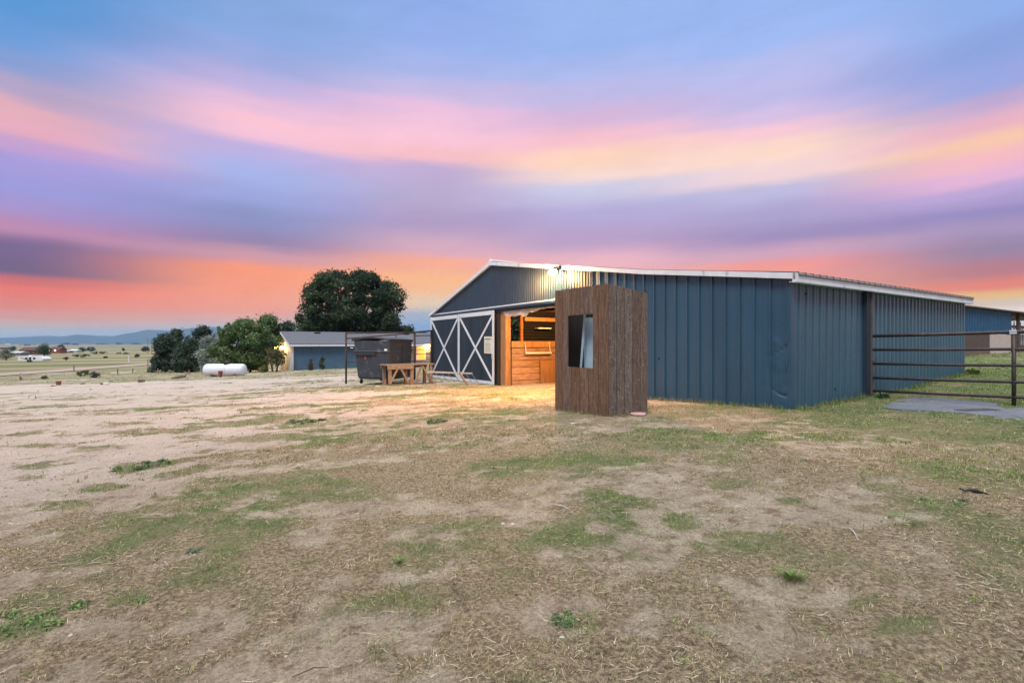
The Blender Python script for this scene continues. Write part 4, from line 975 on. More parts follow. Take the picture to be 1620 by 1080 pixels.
bushy(262, 577, 527, 44, 54, 71, 'juniper_tree', 'broad dark juniper at the left end of the conifer row', 'tree', SG, 17000, .10, 'dark conifers left of the green tree', r=.42, k=80, spike=9, low=.06, fn=lambda c: (1-c)**.5)
bushy(279, 577, 521, 34, 57, 72, 'juniper_tree', 'tallest dark juniper with a pointed top left of the silver tree', 'tree', SG, 16000, .10, 'dark conifers left of the green tree', r=.40, k=80, spike=9, low=.06, fn=lambda c: (1-c)**.55)
conic(288, 540, 34, 52, 73, 'dark spruce cone in front of the tallest juniper')
conic(303, 534, 30, 53, 74, 'narrow dark spruce between junipers and silver tree')
bushy(322, 578, 516, 36, 60, 75, 'spruce_tree', 'blue green tree top rising behind the silver tree', 'tree', [(.035,.065,.055),(.05,.085,.07)], 12000, .11, 'dark conifers left of the green tree', r=.6, k=36, spike=7)
bushy(334, 578, 531, 40, 50, 76, 'silver_olive_tree', 'pale silvery leaved tree between dark conifers and green tree', 'tree', SV, 14000, .085, r=.5, k=36, spike=3)
bushy(453, 570, 508, 30, 75, 77, 'far_tree', 'small blue grey treetop between green tree and cottonwood', 'tree', [(.05,.08,.06),(.06,.09,.07)], 6000, .15, r=.8, k=20, spike=3)
bushy(645, 570, 514, 30, 72, 78, 'far_tree', 'small dark treetop right of the cottonwood above the roof', 'tree', DG, 6000, .15, r=.8, k=20, spike=3)
bushy(668, 570, 523, 40, 80, 79, 'far_tree', 'low green treetop behind the pipe fence next to the barn', 'tree', DG, 5000, .15, r=.8, k=20)
bushy(811, 540, 480, 60, 38, 80, 'juniper_tree', 'dark green tree glimpsed through the barn window', 'tree', DG, 9000, .12, r=.7, k=36)
for i, (px, tp, w, lb) in enumerate(((492, 566, 8, 'dry upright shrub at the foot of the blue house wall'), (510, 563, 8, 'green upright shrub at the foot of the blue house wall'), (418, 578, 14, 'low yellow green bush by the lit house gable'))):
    bushy(px, 585, tp, w, 44 if i < 2 else 43, 90+i, 'shrub', lb, 'shrub', ([(.10,.085,.06)], [(.06,.09,.05)], [(.14,.17,.05)])[i], 900, .05, r=.18, k=12, multi=3)

# ------------------------------------------------------------------ distant things on the plain
def farbush(px, pyb, top, w, seed, label, name='far_tree', tints=DG, n=1200, cat='tree', group='trees out on the plain'):
    x, y, z = gp(px, pyb); s = y/F; H_ = (pyb-top)*s; W_ = w/2*s
    c = dome_clumps(W_*.8, W_*.6, H_*.25, H_*.82, 22, H_*.22, seed, lambda t: math.sin(math.pi*min(1, t*.8+.18))**.5)
    return tree(name, label, cat, x, y, c, n, .55*s, tints, [([(0,0,-.3*s),(0,0,H_*.4)], [H_*.05, H_*.03])], seed, group, z0=z, extra=5)
farbush(70, 563, 542.5, 18, 201, 'big dark round tree beside the far red house', n=3500)
farbush(10, 570, 552, 26, 202, 'grey green tree at the left edge behind the white trailer', tints=SV+DG, n=3000)
farbush(20, 556, 547, 12, 203, 'small tree between the two far roofs at left', n=900)
farbush(97, 551, 545, 11, 204, 'small dark tree right of the far red house')
farbush(130, 556.5, 549, 14, 205, 'left half of the dark bush row on the plain')
farbush(143, 556.5, 548, 18, 206, 'right half of the dark bush row on the plain')
farbush(195, 555, 550.5, 5, 207, 'lone tiny tree in the middle of the plain', n=400)
farbush(231, 557, 547, 15, 208, 'dark tree beside the utility poles', n=1600)
farbush(217, 566, 559, 9, 209, 'round grey sagebrush right of the white marker post', name='sagebrush', tints=[(.09,.09,.08)], n=700, cat='bush', group='bushes in the field')
farbush(167, 567, 563, 7, 210, 'small sagebrush left of the round grey one', name='sagebrush', tints=[(.07,.08,.05)], n=400, cat='bush', group='bushes in the field')
farbush(104, 570, 564, 9, 211, 'dark sagebrush right of the white trailer', name='sagebrush', tints=[(.07,.07,.05)], n=500, cat='bush', group='bushes in the field')
farbush(160, 560, 555.5, 34, 216, 'left half of the long green shrub line on the plain', name='shrub_line', tints=MG, n=1800, cat='bush', group='bushes in the field')
farbush(196, 560.5, 557, 30, 217, 'right half of the long green shrub line on the plain', name='shrub_line', tints=MG, n=1500, cat='bush', group='bushes in the field')
farbush(128, 565.5, 559, 30, 218, 'green bushes below the dark bush row on the plain', name='shrub_line', tints=MG, n=1800, cat='bush', group='bushes in the field')
farbush(133, 595, 586, 40, 212, 'wide low green weeds behind the grey boulder', name='weed_bank', tints=[(.07,.10,.04),(.09,.12,.05)], n=2500, cat='bush', group='bushes in the field')
farbush(152, 598.5, 589, 18, 213, 'purplish grey brush heap at the field edge', name='brush_heap', tints=[(.09,.08,.08),(.06,.05,.055)], n=1500, cat='bush', group='bushes in the field')
farbush(70, 600, 594, 12, 214, 'small green weed clump at the field edge, left of the others', name='weed_bank', tints=[(.07,.10,.04)], n=700, cat='bush', group='bushes in the field')
for i, (px, pyb, w, h) in enumerate(((106, 545.6, 22, 3.6), (118, 545.6, 14, 2.6), (162, 545, 26, 2.4), (188, 545, 12, 3), (216, 545, 20, 2.6), (44, 546.5, 26, 2))):
    farbush(px, pyb, pyb-h, w, 230+i, ('far grove under the highest near hill', 'far grove right beside the first one', 'far grove left of the bright far building', 'far grove right of the bright far building', 'far grove near the utility poles', 'far grove above the brown roof')[i], name='far_grove', n=500, group='groves at the foot of the mountains')
def farhouse(px0, px1, pyb, pyt, label, wall, roof, name='far_house', ridge=.4, lights=()):
    a = Vector(gp(px0, pyb)); b = Vector(gp(px1, pyb)); b.y = a.y; b.x = (px1-810)/F*a.y; s = a.y/F; H_ = (pyb-pyt)*s; z = a.z; dp = min(9, (b.x-a.x)*.8)
    r = thing(name, label, 'house', tuple(a)); wl = H_*(1-ridge)
    mb = MB(); mb.box(a.x, b.x, a.y, a.y+dp, z-1, z+wl); mb.build('wall', wall, r)
    mb = MB(); mb.prism([(a.x-.4, a.y-.4, z+wl), (a.x-.4, a.y+dp/2, z+H_), (a.x-.4, a.y+dp+.4, z+wl)], Vector((b.x-a.x+.8, 0, 0))); mb.build('roof', roof, r)
    nw = max(1, int((b.x-a.x)/3.5))
    for i in range(nw):
        xx = a.x+(i+.5)*(b.x-a.x)/nw; mb = MB(); mb.box(xx-.5, xx+.5, a.y-.05, a.y-.01, z+wl*.35, z+wl*.8); mb.build('window', 'glass', r)
    for px, py in lights:
        mb = MB(); q = P(px, py, a.y-.4); mb.ell(q, .9*s, .9*s, .9*s); mb.build('yard_lamp', 'farlight', r)
    return r
farhouse(30, 60, 561, 549, 'far brown roofed house at left above the white trailer', 'roofbrown', 'roofbrown')
farhouse(14, 32, 562, 555.5, 'far low pale green shed roof left of the brown house', 'house_stone', 'house_white', name='far_shed')
farhouse(78, 94, 559, 548.5, 'far dark red house with two lit yard lamps', 'red', 'roofbrown', lights=((77, 554), (87, 554)))
farhouse(96, 108, 557.5, 554, 'far low grey shed right of the red house', 'house_stone', 'house_white', name='far_shed')
farhouse(109, 121, 557, 552.5, 'far small white shed on the plain', 'house_white', 'white', name='far_shed')
farhouse(173.5, 181, 543.9, 539, 'bright white building far off below the mountains', 'white', 'white', name='far_building', ridge=.2, lights=((177, 541),))
farhouse(8, 16, 545.2, 543.6, 'tiny white building far off at the left edge', 'white', 'white', name='far_building')
farhouse(0, 12, 552, 549, 'long dark far barn at the left edge', 'roofbrown', 'roofbrown', name='far_barn')
# travel trailer
a = Vector(gp(28, 573)); s = a.y/F; x0, x1 = (28-810)/F*a.y, (67-810)/F*a.y; hT = 9.5*s
tr = thing('travel_trailer', 'white travel trailer with dark window band parked in the far field', 'trailer', tuple(a))
mb = MB(); mb.prism([(x0, a.y, a.z+.45), (x1-.0, a.y, a.z+.45), (x1+.15, a.y, a.z+.9), (x1-.5, a.y, a.z+hT-.1), (x1-2.0, a.y, a.z+hT), (x0+.1, a.y, a.z+hT-.05)], Vector((0, 2.5, 0))); mb.build('trailer_body', 'white', tr)
for (u0, u1, z0, z1) in ((.30, .40, .45, .8), (.45, .55, .45, .85), (.62, .72, .5, .8)):
    mb = MB(); mb.box(x0+(x1-x0)*u0, x0+(x1-x0)*u1, a.y-.03, a.y-.005, a.z+hT*z0, a.z+hT*z1); mb.build('window', 'glass', tr)
mb = MB(); mb.prism([(x0+.6, a.y-.02, a.z+hT*.75), (x0+1.0, a.y-.02, a.z+hT*.78), (x0+3.0, a.y-.02, a.z+hT*.42), (x0+2.6, a.y-.02, a.z+hT*.42)], Vector((0,-.02,0))); mb.build('stripe', 'door', tr)
for u in (.42, .52):
    mb = MB(); xx = x0+(x1-x0)*u; mb.tube([(xx, a.y-.02, a.z+.35), (xx, a.y+.2, a.z+.35)], .36, 12); mb.build('wheel', 'rubber', tr)
mb = MB(); mb.box(x0+2, x0+2.8, a.y+.8, a.y+1.6, a.z+hT-.03, a.z+hT+.25); mb.build('roof_unit', 'white', tr)
# posts, poles
def gpost(px, py, top, r, label, m='oldwood', name='fence_post', group='fence posts along the far road', cat='fence post'):
    x, y, z = gp(px, py); h = (py-top)*y/F; mb = MB(); mb.tube([(x, y, z-.3), (x, y, z+h)], r, 8); o = mb.build(name, m); tag(o, label, cat, group); return o
hb = thing('brace_post', 'leaning wooden brace post pair in the field at far left', 'fence post', gp(32.5, 601), 'fence posts along the far road')
x, y, z = gp(32.5, 601); mb = MB(); mb.tube([(x, y, z-.3), (x, y, z+10*y/F)], .085, 8); mb.build('post', 'oldwood', hb)
mb = MB(); q = P(43, 604, y-.8); mb.tube([(x, y, z+8*y/F), q], .09, 8); mb.build('brace', 'oldwood', hb)
for px, py, tp, lb in ((117, 587, 577, 'fence post left of the green weeds'), (186, 591, 583, 'thin fence post in the middle of the field edge'), (234, 583, 568, 'darkest fence post just left of the junipers'), (250, 591, 583, 'thin fence post below the first juniper'), (299, 592, 585, 'thin fence post left of the propane tank'), (210, 589, 583, 'short fence post right of the middle one')):
    gpost(px, py, tp, .06, lb)
gpost(204, 573, 563.5, .13, 'pale marker post beyond the far dirt road', 'white', 'marker_post', None, 'post')
for px, lb in ((234, 'left utility pole beyond the junipers'), (240, 'right utility pole beyond the junipers')):
    x, y, z = gp(px, 560); mb = MB(); h = 24*y/F; mb.tube([(x, y, z-.5), (x, y, z+h)], [.16, .11], 8); mb.bar((x-.9, y, z+h*.94), (x+.9, y, z+h*.94), .1); o = mb.build('utility_pole', 'bark'); tag(o, lb, 'utility pole', 'utility poles on the plain')
# rocks and logs at the yard's far edge
def rock(px, py, w, h, m, label, name='rock', seed=0, cat='rock', group=None):
    x, y, z = gp(px, py); s = y/F; mb = MB(); mb.ell((x, y, z+h*s*.35), w/2*s, w/2*s*.7, h*s*.62, 12, 8, .16, seed); o = mb.build(name, m); tag(o, label, cat, group); return o
RG = 'rocks along the far edge of the yard'
rock(168, 608, 9, 3.2, 'paleRock', 'pale flat rock in the middle of the yard edge', seed=1, group=RG)
rock(161, 608, 5, 2.5, 'rock', 'brown rock touching the pale flat one', seed=2, group=RG)
rock(224, 604.5, 11, 5, 'rock', 'largest brown rock on the yard edge left of the log', seed=3, group=RG)
rock(84, 611, 7, 2, 'rock', 'flat brown stone left of the red bucket', seed=4, group=RG)
rock(131, 607.5, 7, 2, 'rock', 'low brown stone right of the red bucket', seed=5, group=RG)
rock(176, 603, 6, 1.6, 'rock', 'small flat stone above the pale rock', seed=6, group=RG)
x, y, z = gp(92.5, 609); mb = MB(); mb.tube([(x, y, z), (x, y, z+.28)], [.13, .16], 10); o = mb.build('red_bucket', 'red'); tag(o, 'small faded red bucket at the left edge of the yard', 'bucket')
a = Vector(gp(271, 599.5)); b = Vector(gp(292, 597.5)); mb = MB(); mb.tube([a+Vector((0,0,.08)), a.lerp(b, .5)+Vector((0,0,.14)), b+Vector((0,0,.12))], [.05, .12, .14], 9)
mb.tube([b+Vector((0,0,.12)), b+Vector((.25,0,.42)), b+Vector((-.1,0,.55))], [.05,.03,.02], 6); o = mb.build('log', 'oldwood'); tag(o, 'grey log with a broken branch lying left of the tank', 'log')
a = Vector(gp(305, 583)); mb = MB(); mb.box(a.x, a.x+1.1, a.y, a.y+.3, a.z, a.z+.14); o = mb.build('pale_plank', 'paleRock'); tag(o, 'pale plank lying behind the propane tank', 'plank')

# ------------------------------------------------------------------ blue shed at right
SH0 = Vector(P(1500, 0, 28.8)); SH0.z = 0
shed = thing('open_shed', 'bright blue open front shed on weathered planks beyond the gate', 'shed', (SH0.x, SH0.y, .5))
def SP(u, v, z): return SH0+D2*u+D1*v+UP*z
def svu(px):
    m = (px-810)/F; return (m*SH0.y-SH0.x)/(D2.x-m*D2.y)
u16, u156, u18 = svu(1599), svu(1566), svu(1700)
ribbed('blue_sheet', 'bluewood', lambda u: SP(u, 0, 0), N2, .0, u16, lambda u: 2.10, lambda u: 3.72, .30, FINE, parent=shed)
mb = MB(); mb.frame(SH0, D2, D1, UP, .01, u156, .01, .06, 1.18, 2.09); mb.build('upper_planks', 'darkplank', shed)
mb = MB()
for i in range(2): mb.frame(SH0, D2, D1, UP, .01, u156, -.01, .04, .2+.49*i, .2+.49*i+.48)
mb.build('lower_planks', 'midplank', shed)
mb = MB(); mb.frame(SH0, D2, D1, UP, u156+.01, u16-.05, -.02, .03, .25, 2.08); mb.build('strand_board', 'osb', shed)
mb = MB(); mb.frame(SH0, D2, D1, UP, -.1, u18, -.25, 6, 3.74, 3.82); mb.build('roof', 'roof', shed)
mb = MB(); mb.frame(SH0, D2, D1, UP, -.05, u18, 5.8, 5.9, .0, 3.73); mb.build('rear_wall', 'darkplank', shed)
for u in (u16, u16+2.2, u16+4.6, u18-.3): mb = MB(); mb.frame(SH0, D2, D1, UP, u, u+.18, 0, .18, 0, 3.73); mb.build('post', 'darkplank', shed)
for z, m_ in ((.6, 'midplank'), (1.1, 'darkplank'), (1.9, 'midplank'), (2.6, 'darkplank'), (3.3, 'midplank')):
    mb = MB(); mb.frame(SH0, D2, D1, UP, u16+.18, u18, .19, .24, z, z+.22); mb.build('cross_rail', m_, shed)
mb = MB()
for i in range(9): u = u16+.4+i*.55; mb.frame(SH0, D2, D1, UP, u, u+.14, .25, .29, .4, 3.1-.3*(i % 3))
mb.build('upright_slats', 'midplank', shed)
mb = MB(); mb.bar(SP(u156+1.9, -.3, .35), SP(u16+.6, -.2, 1.1), .08); mb.build('prop', 'darkplank', shed)

# ------------------------------------------------------------------ small things in the grass
x, y, z = gp(1010.5, 656.5); s = y/F
mb = MB(); g_ = random.Random(4); poly = []
for i in range(12):
    t = 2*math.pi*i/12; k = 1+g_.uniform(-.15, .15); poly.append((x+12.5*s*math.cos(t)*k, y+.17*math.sin(t)*k, z+.012))
mb.prism(poly, Vector((0, 0, .032))); o = mb.build('flat_stone', 'pinkrock', bevel=.012); tag(o, 'flat pink stone on the ground at the right foot of the brown booth', 'stone')
x, y, z = gp(1538, 782); s = y/F
mb = MB(); mb.tube([(x-.10, y+.02, z+.055), (x-.07, y, z+.035), (x-.03, y, z+.045), (x+.02, y-.01, z+.04), (x+.07, y-.02, z+.025), (x+.12, y-.03, z+.012)], [.008, .008, .014, .018, .013, .007], 8); o = mb.build('black_strap', 'black', smooth=True)
tag(o, 'curled black rubber scrap lying in the grass at right', 'scrap')
x, y, z = gp(908, 671.5); mb = MB(); mb.box(x-.06, x+.06, y-.02, y+.03, z+.01, z+.03); o = mb.build('white_chip', 'paleRock'); tag(o, 'small white wood chip in front of the booth', 'chip')
def stick(px0, py0, px1, py1, label, r=.006, m='oldwood', lift=.016):
    r *= .6
    a = Vector(gp(px0, py0)); b = Vector(gp(px1, py1)); mid = a.lerp(b, .5)+Vector((.01, .015, .012)); L3 = Vector((0,0,lift))
    mb = MB(); mb.tube([a+L3, mid+L3, b+L3], [r*.7, r, r*.6], 6); o = mb.build('dry_stick', m); tag(o, label, 'stick', 'dry sticks on the ground')
stick(708, 926, 740, 969, 'grey bent stick low in the middle foreground', .009, 'rock')
stick(872, 799, 910, 813, 'straight pale stick right of the middle', .007, 'paleRock')
stick(336, 922, 372, 912, 'pale forked stick at lower left', .006)
stick(1344, 838, 1358, 857, 'short pale stick at the right', .005, 'paleRock')
stick(1255, 995, 1266, 1024, 'short tan stick near the bottom right', .005)
stick(462, 1076, 520, 1060, 'grey stick at the bottom edge', .006, 'rock')

# ------------------------------------------------------------------ grass, straw, weeds, grit
def blades(x, y, h, wd, lean, tint, name, label, cat, bend=.6, parent=None):
    n = len(x); z = ground(x, y)+(fbm(x*1.7, y*1.7, 5, 4)-.5)*.05+(fbm(x*7, y*7, 6, 3)-.5)*.02
    a = rng.random(n)*2*np.pi; dx, dy = np.cos(a), np.sin(a)
    sa_ = a+np.pi/2+rng.normal(size=n)*.4; sx, sy = np.cos(sa_)*wd/2, np.sin(sa_)*wd/2
    h1 = h*.5; l1 = lean*h*.30; l2 = lean*h
    up2 = h*np.sqrt(np.clip(1-(np.minimum(lean, .97))**2, .02, 1))
    V = np.stack([np.c_[x-sx, y-sy, z-.004], np.c_[x+sx, y+sy, z-.004],
                  np.c_[x+dx*l1+sx*.8, y+dy*l1+sy*.8, z+up2*.62], np.c_[x+dx*l1-sx*.8, y+dy*l1-sy*.8, z+up2*.62],
                  np.c_[x+dx*l2, y+dy*l2, z+up2*np.where(lean > .7, .75, 1.0)]], 1).reshape(-1, 3)
    k = np.arange(n)[:, None]*5
    F_ = np.concatenate([k+0, k+1, k+2, k+3, k+3, k+2, k+4], 1).ravel()
    ls = np.stack([np.arange(n)*7, np.arange(n)*7+4], 1).ravel(); lt = np.tile([4, 3], n)
    o = npmesh(name, V, F_, ls, lt, 'grass', tint=np.repeat(tint, 5, 0), parent=parent)
    if parent is None: tag(o, label, cat, kind='stuff')
    return o
def sample(n, r0, r1, p, a0=-56, a1=56):
    """positions thinning out with distance from where the visitor stands"""
    u = rng.random(n); r = (r0**(2-p)+u*(r1**(2-p)-r0**(2-p)))**(1/(2-p)); t = np.radians(a0+(a1-a0)*rng.random(n))
    return r*np.sin(t), r*np.cos(t), r
MATP = [tuple(gp(a, b)[:2]) for a, b in pl]
def inpoly(x, y):
    r = np.zeros(len(x), bool); n = len(MATP)
    for i in range(n):
        (x0, y0), (x1, y1) = MATP[i], MATP[(i+1) % n]
        c = ((y0 > y) != (y1 > y)) & (x < (x1-x0)*(y-y0)/(y1-y0+1e-12)+x0); r ^= c
    return r & (fbm(x*4, y*4, 7, 2) > .40)
def not_inside(x, y):
    rx, ry = x-C0.x, y-C0.y; u = rx*D1.x+ry*D1.y; v = rx*D2.x+ry*D2.y
    inb = (u > -.02) & (u < BL) & (v > -.02) & (v < BD)
    rx, ry = x-B0.x, y-B0.y; u = rx*D1.x+ry*D1.y; v = rx*D2.x+ry*D2.y
    inq = (u > 0) & (u < bw) & (v > 0) & (v < bd)
    mat_ = inpoly(x, y)
    return ~(inb | inq | mat_)
PAL_DRY = np.array([(.50,.41,.24),(.40,.31,.17),(.26,.19,.11),(.66,.56,.38),(.46,.35,.21),(.33,.20,.12),(.13,.09,.055),(.66,.57,.40),(.10,.07,.045)])
PAL_GRN = np.array([(.16,.27,.055),(.11,.20,.045),(.24,.35,.075),(.20,.27,.09),(.29,.32,.12)])
def grow(nt, r0, r1, p, per, hs, ws, name, label):
    """tufts: each has a centre, a colour of its own and a handful of blades leaning outward"""
    x, y, r = sample(nt, r0, r1, p); c, g = cover(x, y); cl = fbm(x*5, y*5, 55, 3)
    keep = (rng.random(nt) < np.clip((c-.28)*1.7, .015, 1)*np.clip((cl-.30)*4, .15, 1)) & not_inside(x, y)
    x, y, r, c, g = x[keep], y[keep], r[keep], c[keep], g[keep]; k = len(x)
    isg = rng.random(k) < np.clip(g*1.25, .08+.13*sst(-3, 2, x), .97)
    t = np.where(isg[:, None], PAL_GRN[rng.integers(0, len(PAL_GRN), k)], PAL_DRY[rng.integers(0, len(PAL_DRY), k)])
    deep = (sst(.6, .95, g)*sst(4, 7, x))[:, None]*isg[:, None]; t = t*(1-deep*np.array([.42,.22,.5]))
    redd = (sst(.58, .66, fbm(x*.9, y*.9, 88, 3))*(rng.random(k) < .5))[:, None]*(~isg)[:, None]
    t = t*(1-redd*.6)+redd*.6*np.array([.28,.13,.11]); t = t*(.6+.75*rng.random((k, 1)))
    R_ = (.015+.05*rng.random(k)**2)*np.clip(r/7, 1, 2.2); H_ = hs*(.3+1.1*rng.random(k)**1.8)*np.where(isg, 1.15, 1)
    cnt = rng.poisson(per*(R_/R_.mean())**1.1)+2; i = np.repeat(np.arange(k), cnt); n = len(i)
    q = rng.normal(size=(n, 2)); bx = x[i]+q[:, 0]*R_[i]; by = y[i]+q[:, 1]*R_[i]; rr = r[i]
    h = H_[i]*(.4+.9*rng.random(n))*np.exp(-.25*(q**2).sum(1)); h = np.maximum(h, .008)
    lean = np.clip(np.where(isg[i], .3+.6*rng.random(n), .5+.5*rng.random(n)), 0, .97)
    odd = rng.random(n) < .15
    tt = t[i]*(.75+.5*rng.random((n, 1))); tt[odd] = PAL_DRY[rng.integers(0, 9, odd.sum())]
    sc = np.clip(rr/6.5, .7, 4); kk = not_inside(bx, by)
    blades(bx[kk], by[kk], (h*np.clip(sc, .85, 1.25))[kk], (ws*sc*(.6+.8*rng.random(n)))[kk], lean[kk], tt[kk], name, label, 'grass')
    print(name, int(kk.sum()))
grow(98000, 1.4, 9, .9, 15, .040, .0042, 'grass', 'short dry and green grass covering the near ground')
grow(95000, 9, 26, 1.1, 9, .045, .0036, 'grass', 'thin grass around the barn and booth and across the yard')
grow(22000, 26, 75, 1.5, 6, .10, .006, 'grass', 'tufty grass of the field beyond the yard')
# fallen straw
def straw(n, r0, r1, p):
    x, y, r = sample(n, r0, r1, p); c, g = cover(x, y); keep = (rng.random(n) < np.clip(c*.8+.16, 0, 1)*np.clip((fbm(x*2.2, y*2.2, 71, 3)-.3)*3, .1, 1)) & not_inside(x, y); x, y, r = x[keep], y[keep], r[keep]; n = len(x)
    ln = (.02+.075*rng.random(n)**2.5)*np.clip(r/6, 1, 1.8); a = rng.random(n)*6.283; w = .0007*np.clip(r/3, 1, 4)*(.7+.8*rng.random(n)); cv = rng.normal(size=n)*.3
    P_ = []
    for k, f in enumerate((-.5, 0, .5)):
        aa = a+cv*f*2; xx = x+np.cos(aa)*ln*f; yy = y+np.sin(aa)*ln*f
        zz = ground(xx, yy)+(fbm(xx*1.7, yy*1.7, 5, 4)-.5)*.05+(fbm(xx*7, yy*7, 6, 3)-.5)*.02+.012+.014*rng.random(n)
        P_ += [np.c_[xx-np.sin(aa)*w, yy+np.cos(aa)*w, zz], np.c_[xx+np.sin(aa)*w, yy-np.cos(aa)*w, zz+.001]]
    V = np.stack(P_, 1).reshape(-1, 3); k = np.arange(n)[:, None]*6
    F_ = np.concatenate([k, k+1, k+3, k+2, k+2, k+3, k+5, k+4], 1).ravel(); nf = 2*n
    pal = np.array([(.50,.42,.28),(.40,.31,.19),(.62,.54,.40),(.26,.19,.12),(.12,.09,.06),(.12,.09,.06)])
    t = pal[rng.integers(0, 6, n)]*(.8+.4*rng.random((n, 1)))
    o = npmesh('straw', V, F_, np.arange(nf)*4, np.full(nf, 4), 'grass', tint=np.repeat(t, 6, 0)); tag(o, 'loose dry straw scattered over the near ground', 'straw', kind='stuff')
straw(110000, 1.4, 14, 1.1)
def clods():
    n = 1500; x, y, r = sample(n, 1.6, 16, 1.0); k = not_inside(x, y); x, y, r = x[k], y[k], r[k]; n = len(x)
    z = ground(x, y)+(fbm(x*1.7, y*1.7, 5, 4)-.5)*.05+(fbm(x*7, y*7, 6, 3)-.5)*.02; s_ = .006+.016*rng.random(n)**3
    O = np.array([(1,0,0),(.7,.7,.1),(0,1,0),(-.7,.7,0),(-1,0,.1),(-.7,-.7,0),(0,-1,0),(.7,-.7,.1),(0,0,.7)], float)
    V = (np.c_[x, y, z][:, None]+O[None]*s_[:, None, None]*(.7+.6*rng.random((n, 9, 1)))).reshape(-1, 3)
    fc = np.array([(i, (i+1) % 8, 8) for i in range(8)]); F_ = (np.arange(n)[:, None, None]*9+fc[None]).reshape(-1); nf = n*8
    t = np.array([(.34,.28,.22),(.16,.12,.085),(.12,.085,.06),(.5,.45,.39)])[rng.integers(0, 4, n)]
    o = npmesh('clods', V, F_, np.arange(nf)*3, np.full(nf, 3), 'grass', tint=np.repeat(t, 9, 0)); tag(o, 'dark crumbled clods and droppings on the ground', 'clods', kind='stuff')
clods()
# leafy weeds
def weed(px, py, w, h, n, tints, label, name='weed_clump', broad=False, seed=0):
    x0, y0, z0 = gp(px, py); s = y0/F; g = np.random.default_rng(seed); W_ = w/2*s; D_ = W_*.8; H_ = h*s
    root = thing(name, label, 'weed', (x0, y0, z0), 'green weeds in the dry grass')
    n = int(n*2.2); q = np.abs(g.normal(size=n))*.48; a = g.random(n)*6.283; x = q*W_*np.cos(a); y = q*D_*1.5*np.sin(a)
    f = fbm((x+x0)*.5/W_*2.2+seed, (y+y0)*.5/W_*4.0, 200+seed, 3); kp = (q < 1.5) & (g.random(n) < np.clip((f-.36)*5, .04, 1)); x, y, q, a = x[kp], y[kp], q[kp], a[kp]; n = len(x); k = np.clip(1-.55*q, .3, 1)
    hh = H_*.8*(.35+.8*g.random(n)**1.5)*k; out = .75*hh; wd = (.010 if broad else .003)*max(1, s*250)*(.7+.6*g.random(n))
    ox, oy = np.cos(a+g.normal(size=n)*.7), np.sin(a+g.normal(size=n)*.7); sx, sy = -oy*wd/2, ox*wd/2
    z = ground(x+x0, y+y0)-z0
    m1 = .5
    V = np.stack([np.c_[x-sx*.4, y-sy*.4, z], np.c_[x+sx*.4, y+sy*.4, z], np.c_[x+ox*out*m1+sx, y+oy*out*m1+sy, z+hh*.7], np.c_[x+ox*out*m1-sx, y+oy*out*m1-sy, z+hh*.7], np.c_[x+ox*out, y+oy*out, z+hh]], 1).reshape(-1, 3)
    kk = np.arange(n)[:, None]*5; F_ = np.concatenate([kk, kk+1, kk+2, kk+3, kk+3, kk+2, kk+4], 1).ravel()
    t = np.array(tints)[g.integers(0, len(tints), n)]*(.75+.5*g.random((n, 1)))
    npmesh('foliage', V, F_, np.stack([np.arange(n)*7, np.arange(n)*7+4], 1).ravel(), np.tile([4, 3], n), 'grass', tint=np.repeat(t, 5, 0), parent=root)
WG = [(.17,.27,.09),(.23,.33,.11),(.13,.21,.08),(.32,.30,.16)]; YG = [(.18,.28,.075),(.24,.33,.10),(.13,.21,.06),(.30,.28,.15)]; KG = [(.15,.21,.10),(.19,.26,.12),(.11,.16,.08),(.30,.26,.17)]
def leafyweed(px, py, w, h, n, tints, label, seed):
    x0, y0, z0 = gp(px, py); s_ = y0/F; g = np.random.default_rng(seed); W_ = w/2*s_; k = 26
    cx = g.normal(size=k)*W_*.5; cy = g.normal(size=k)*W_*.45; r = W_*.20*(.4+.9*g.random(k)); zz = ground(cx+x0, cy+y0)-z0+r*.25+.004
    V, T = leafcloud(np.c_[cx, cy, zz], r, n, .011*max(1, s_*210), tints, seed, shell=.1)
    V[:, 2] = np.maximum(V[:, 2]*.75, np.repeat(0, len(V))-.02)
    root = thing('weed_clump', label, 'weed', (x0, y0, z0), 'green weeds in the dry grass'); nf = len(V)//4
    npmesh('foliage', V, np.arange(len(V)), np.arange(nf)*4, np.full(nf, 4), 'grass', tint=T, parent=root)
leafyweed(235, 738, 56, 12, 3000, KG, 'dark green weed clump at the left, on the edge of the bare sand', 2)
leafyweed(480, 668, 44, 10, 2200, KG, 'dark green weed clump on the sand toward the dumpster', 4)
leafyweed(692, 667, 34, 10, 1500, KG, 'dark green weed clump left of the booth foot', 5)
leafyweed(45, 990, 110, 30, 4200, WG, 'large leafy weed patch in the lower left corner', 6)
leafyweed(308, 873, 22, 14, 500, [(.13,.21,.12)], 'small blue green tuft in the left foreground', 7)
leafyweed(222, 950, 26, 14, 500, WG, 'small leafy weed above the lower left patch', 8)
leafyweed(898, 980, 44, 22, 2200, KG, 'dark green prickly clump in the lower middle', 9)
leafyweed(1508, 797, 46, 12, 2600, KG, 'dark green mossy clump below the black scrap', 13)
weed(1250, 915, 66, 20, 420, YG, 'bright green grass tuft standing up at lower right', seed=10)
weed(1440, 822, 84, 9, 800, YG, 'wide bright green tuft in the right foreground', seed=12)
weed(628, 892, 34, 16, 160, WG, 'small upright tuft left of the lower middle', seed=15)
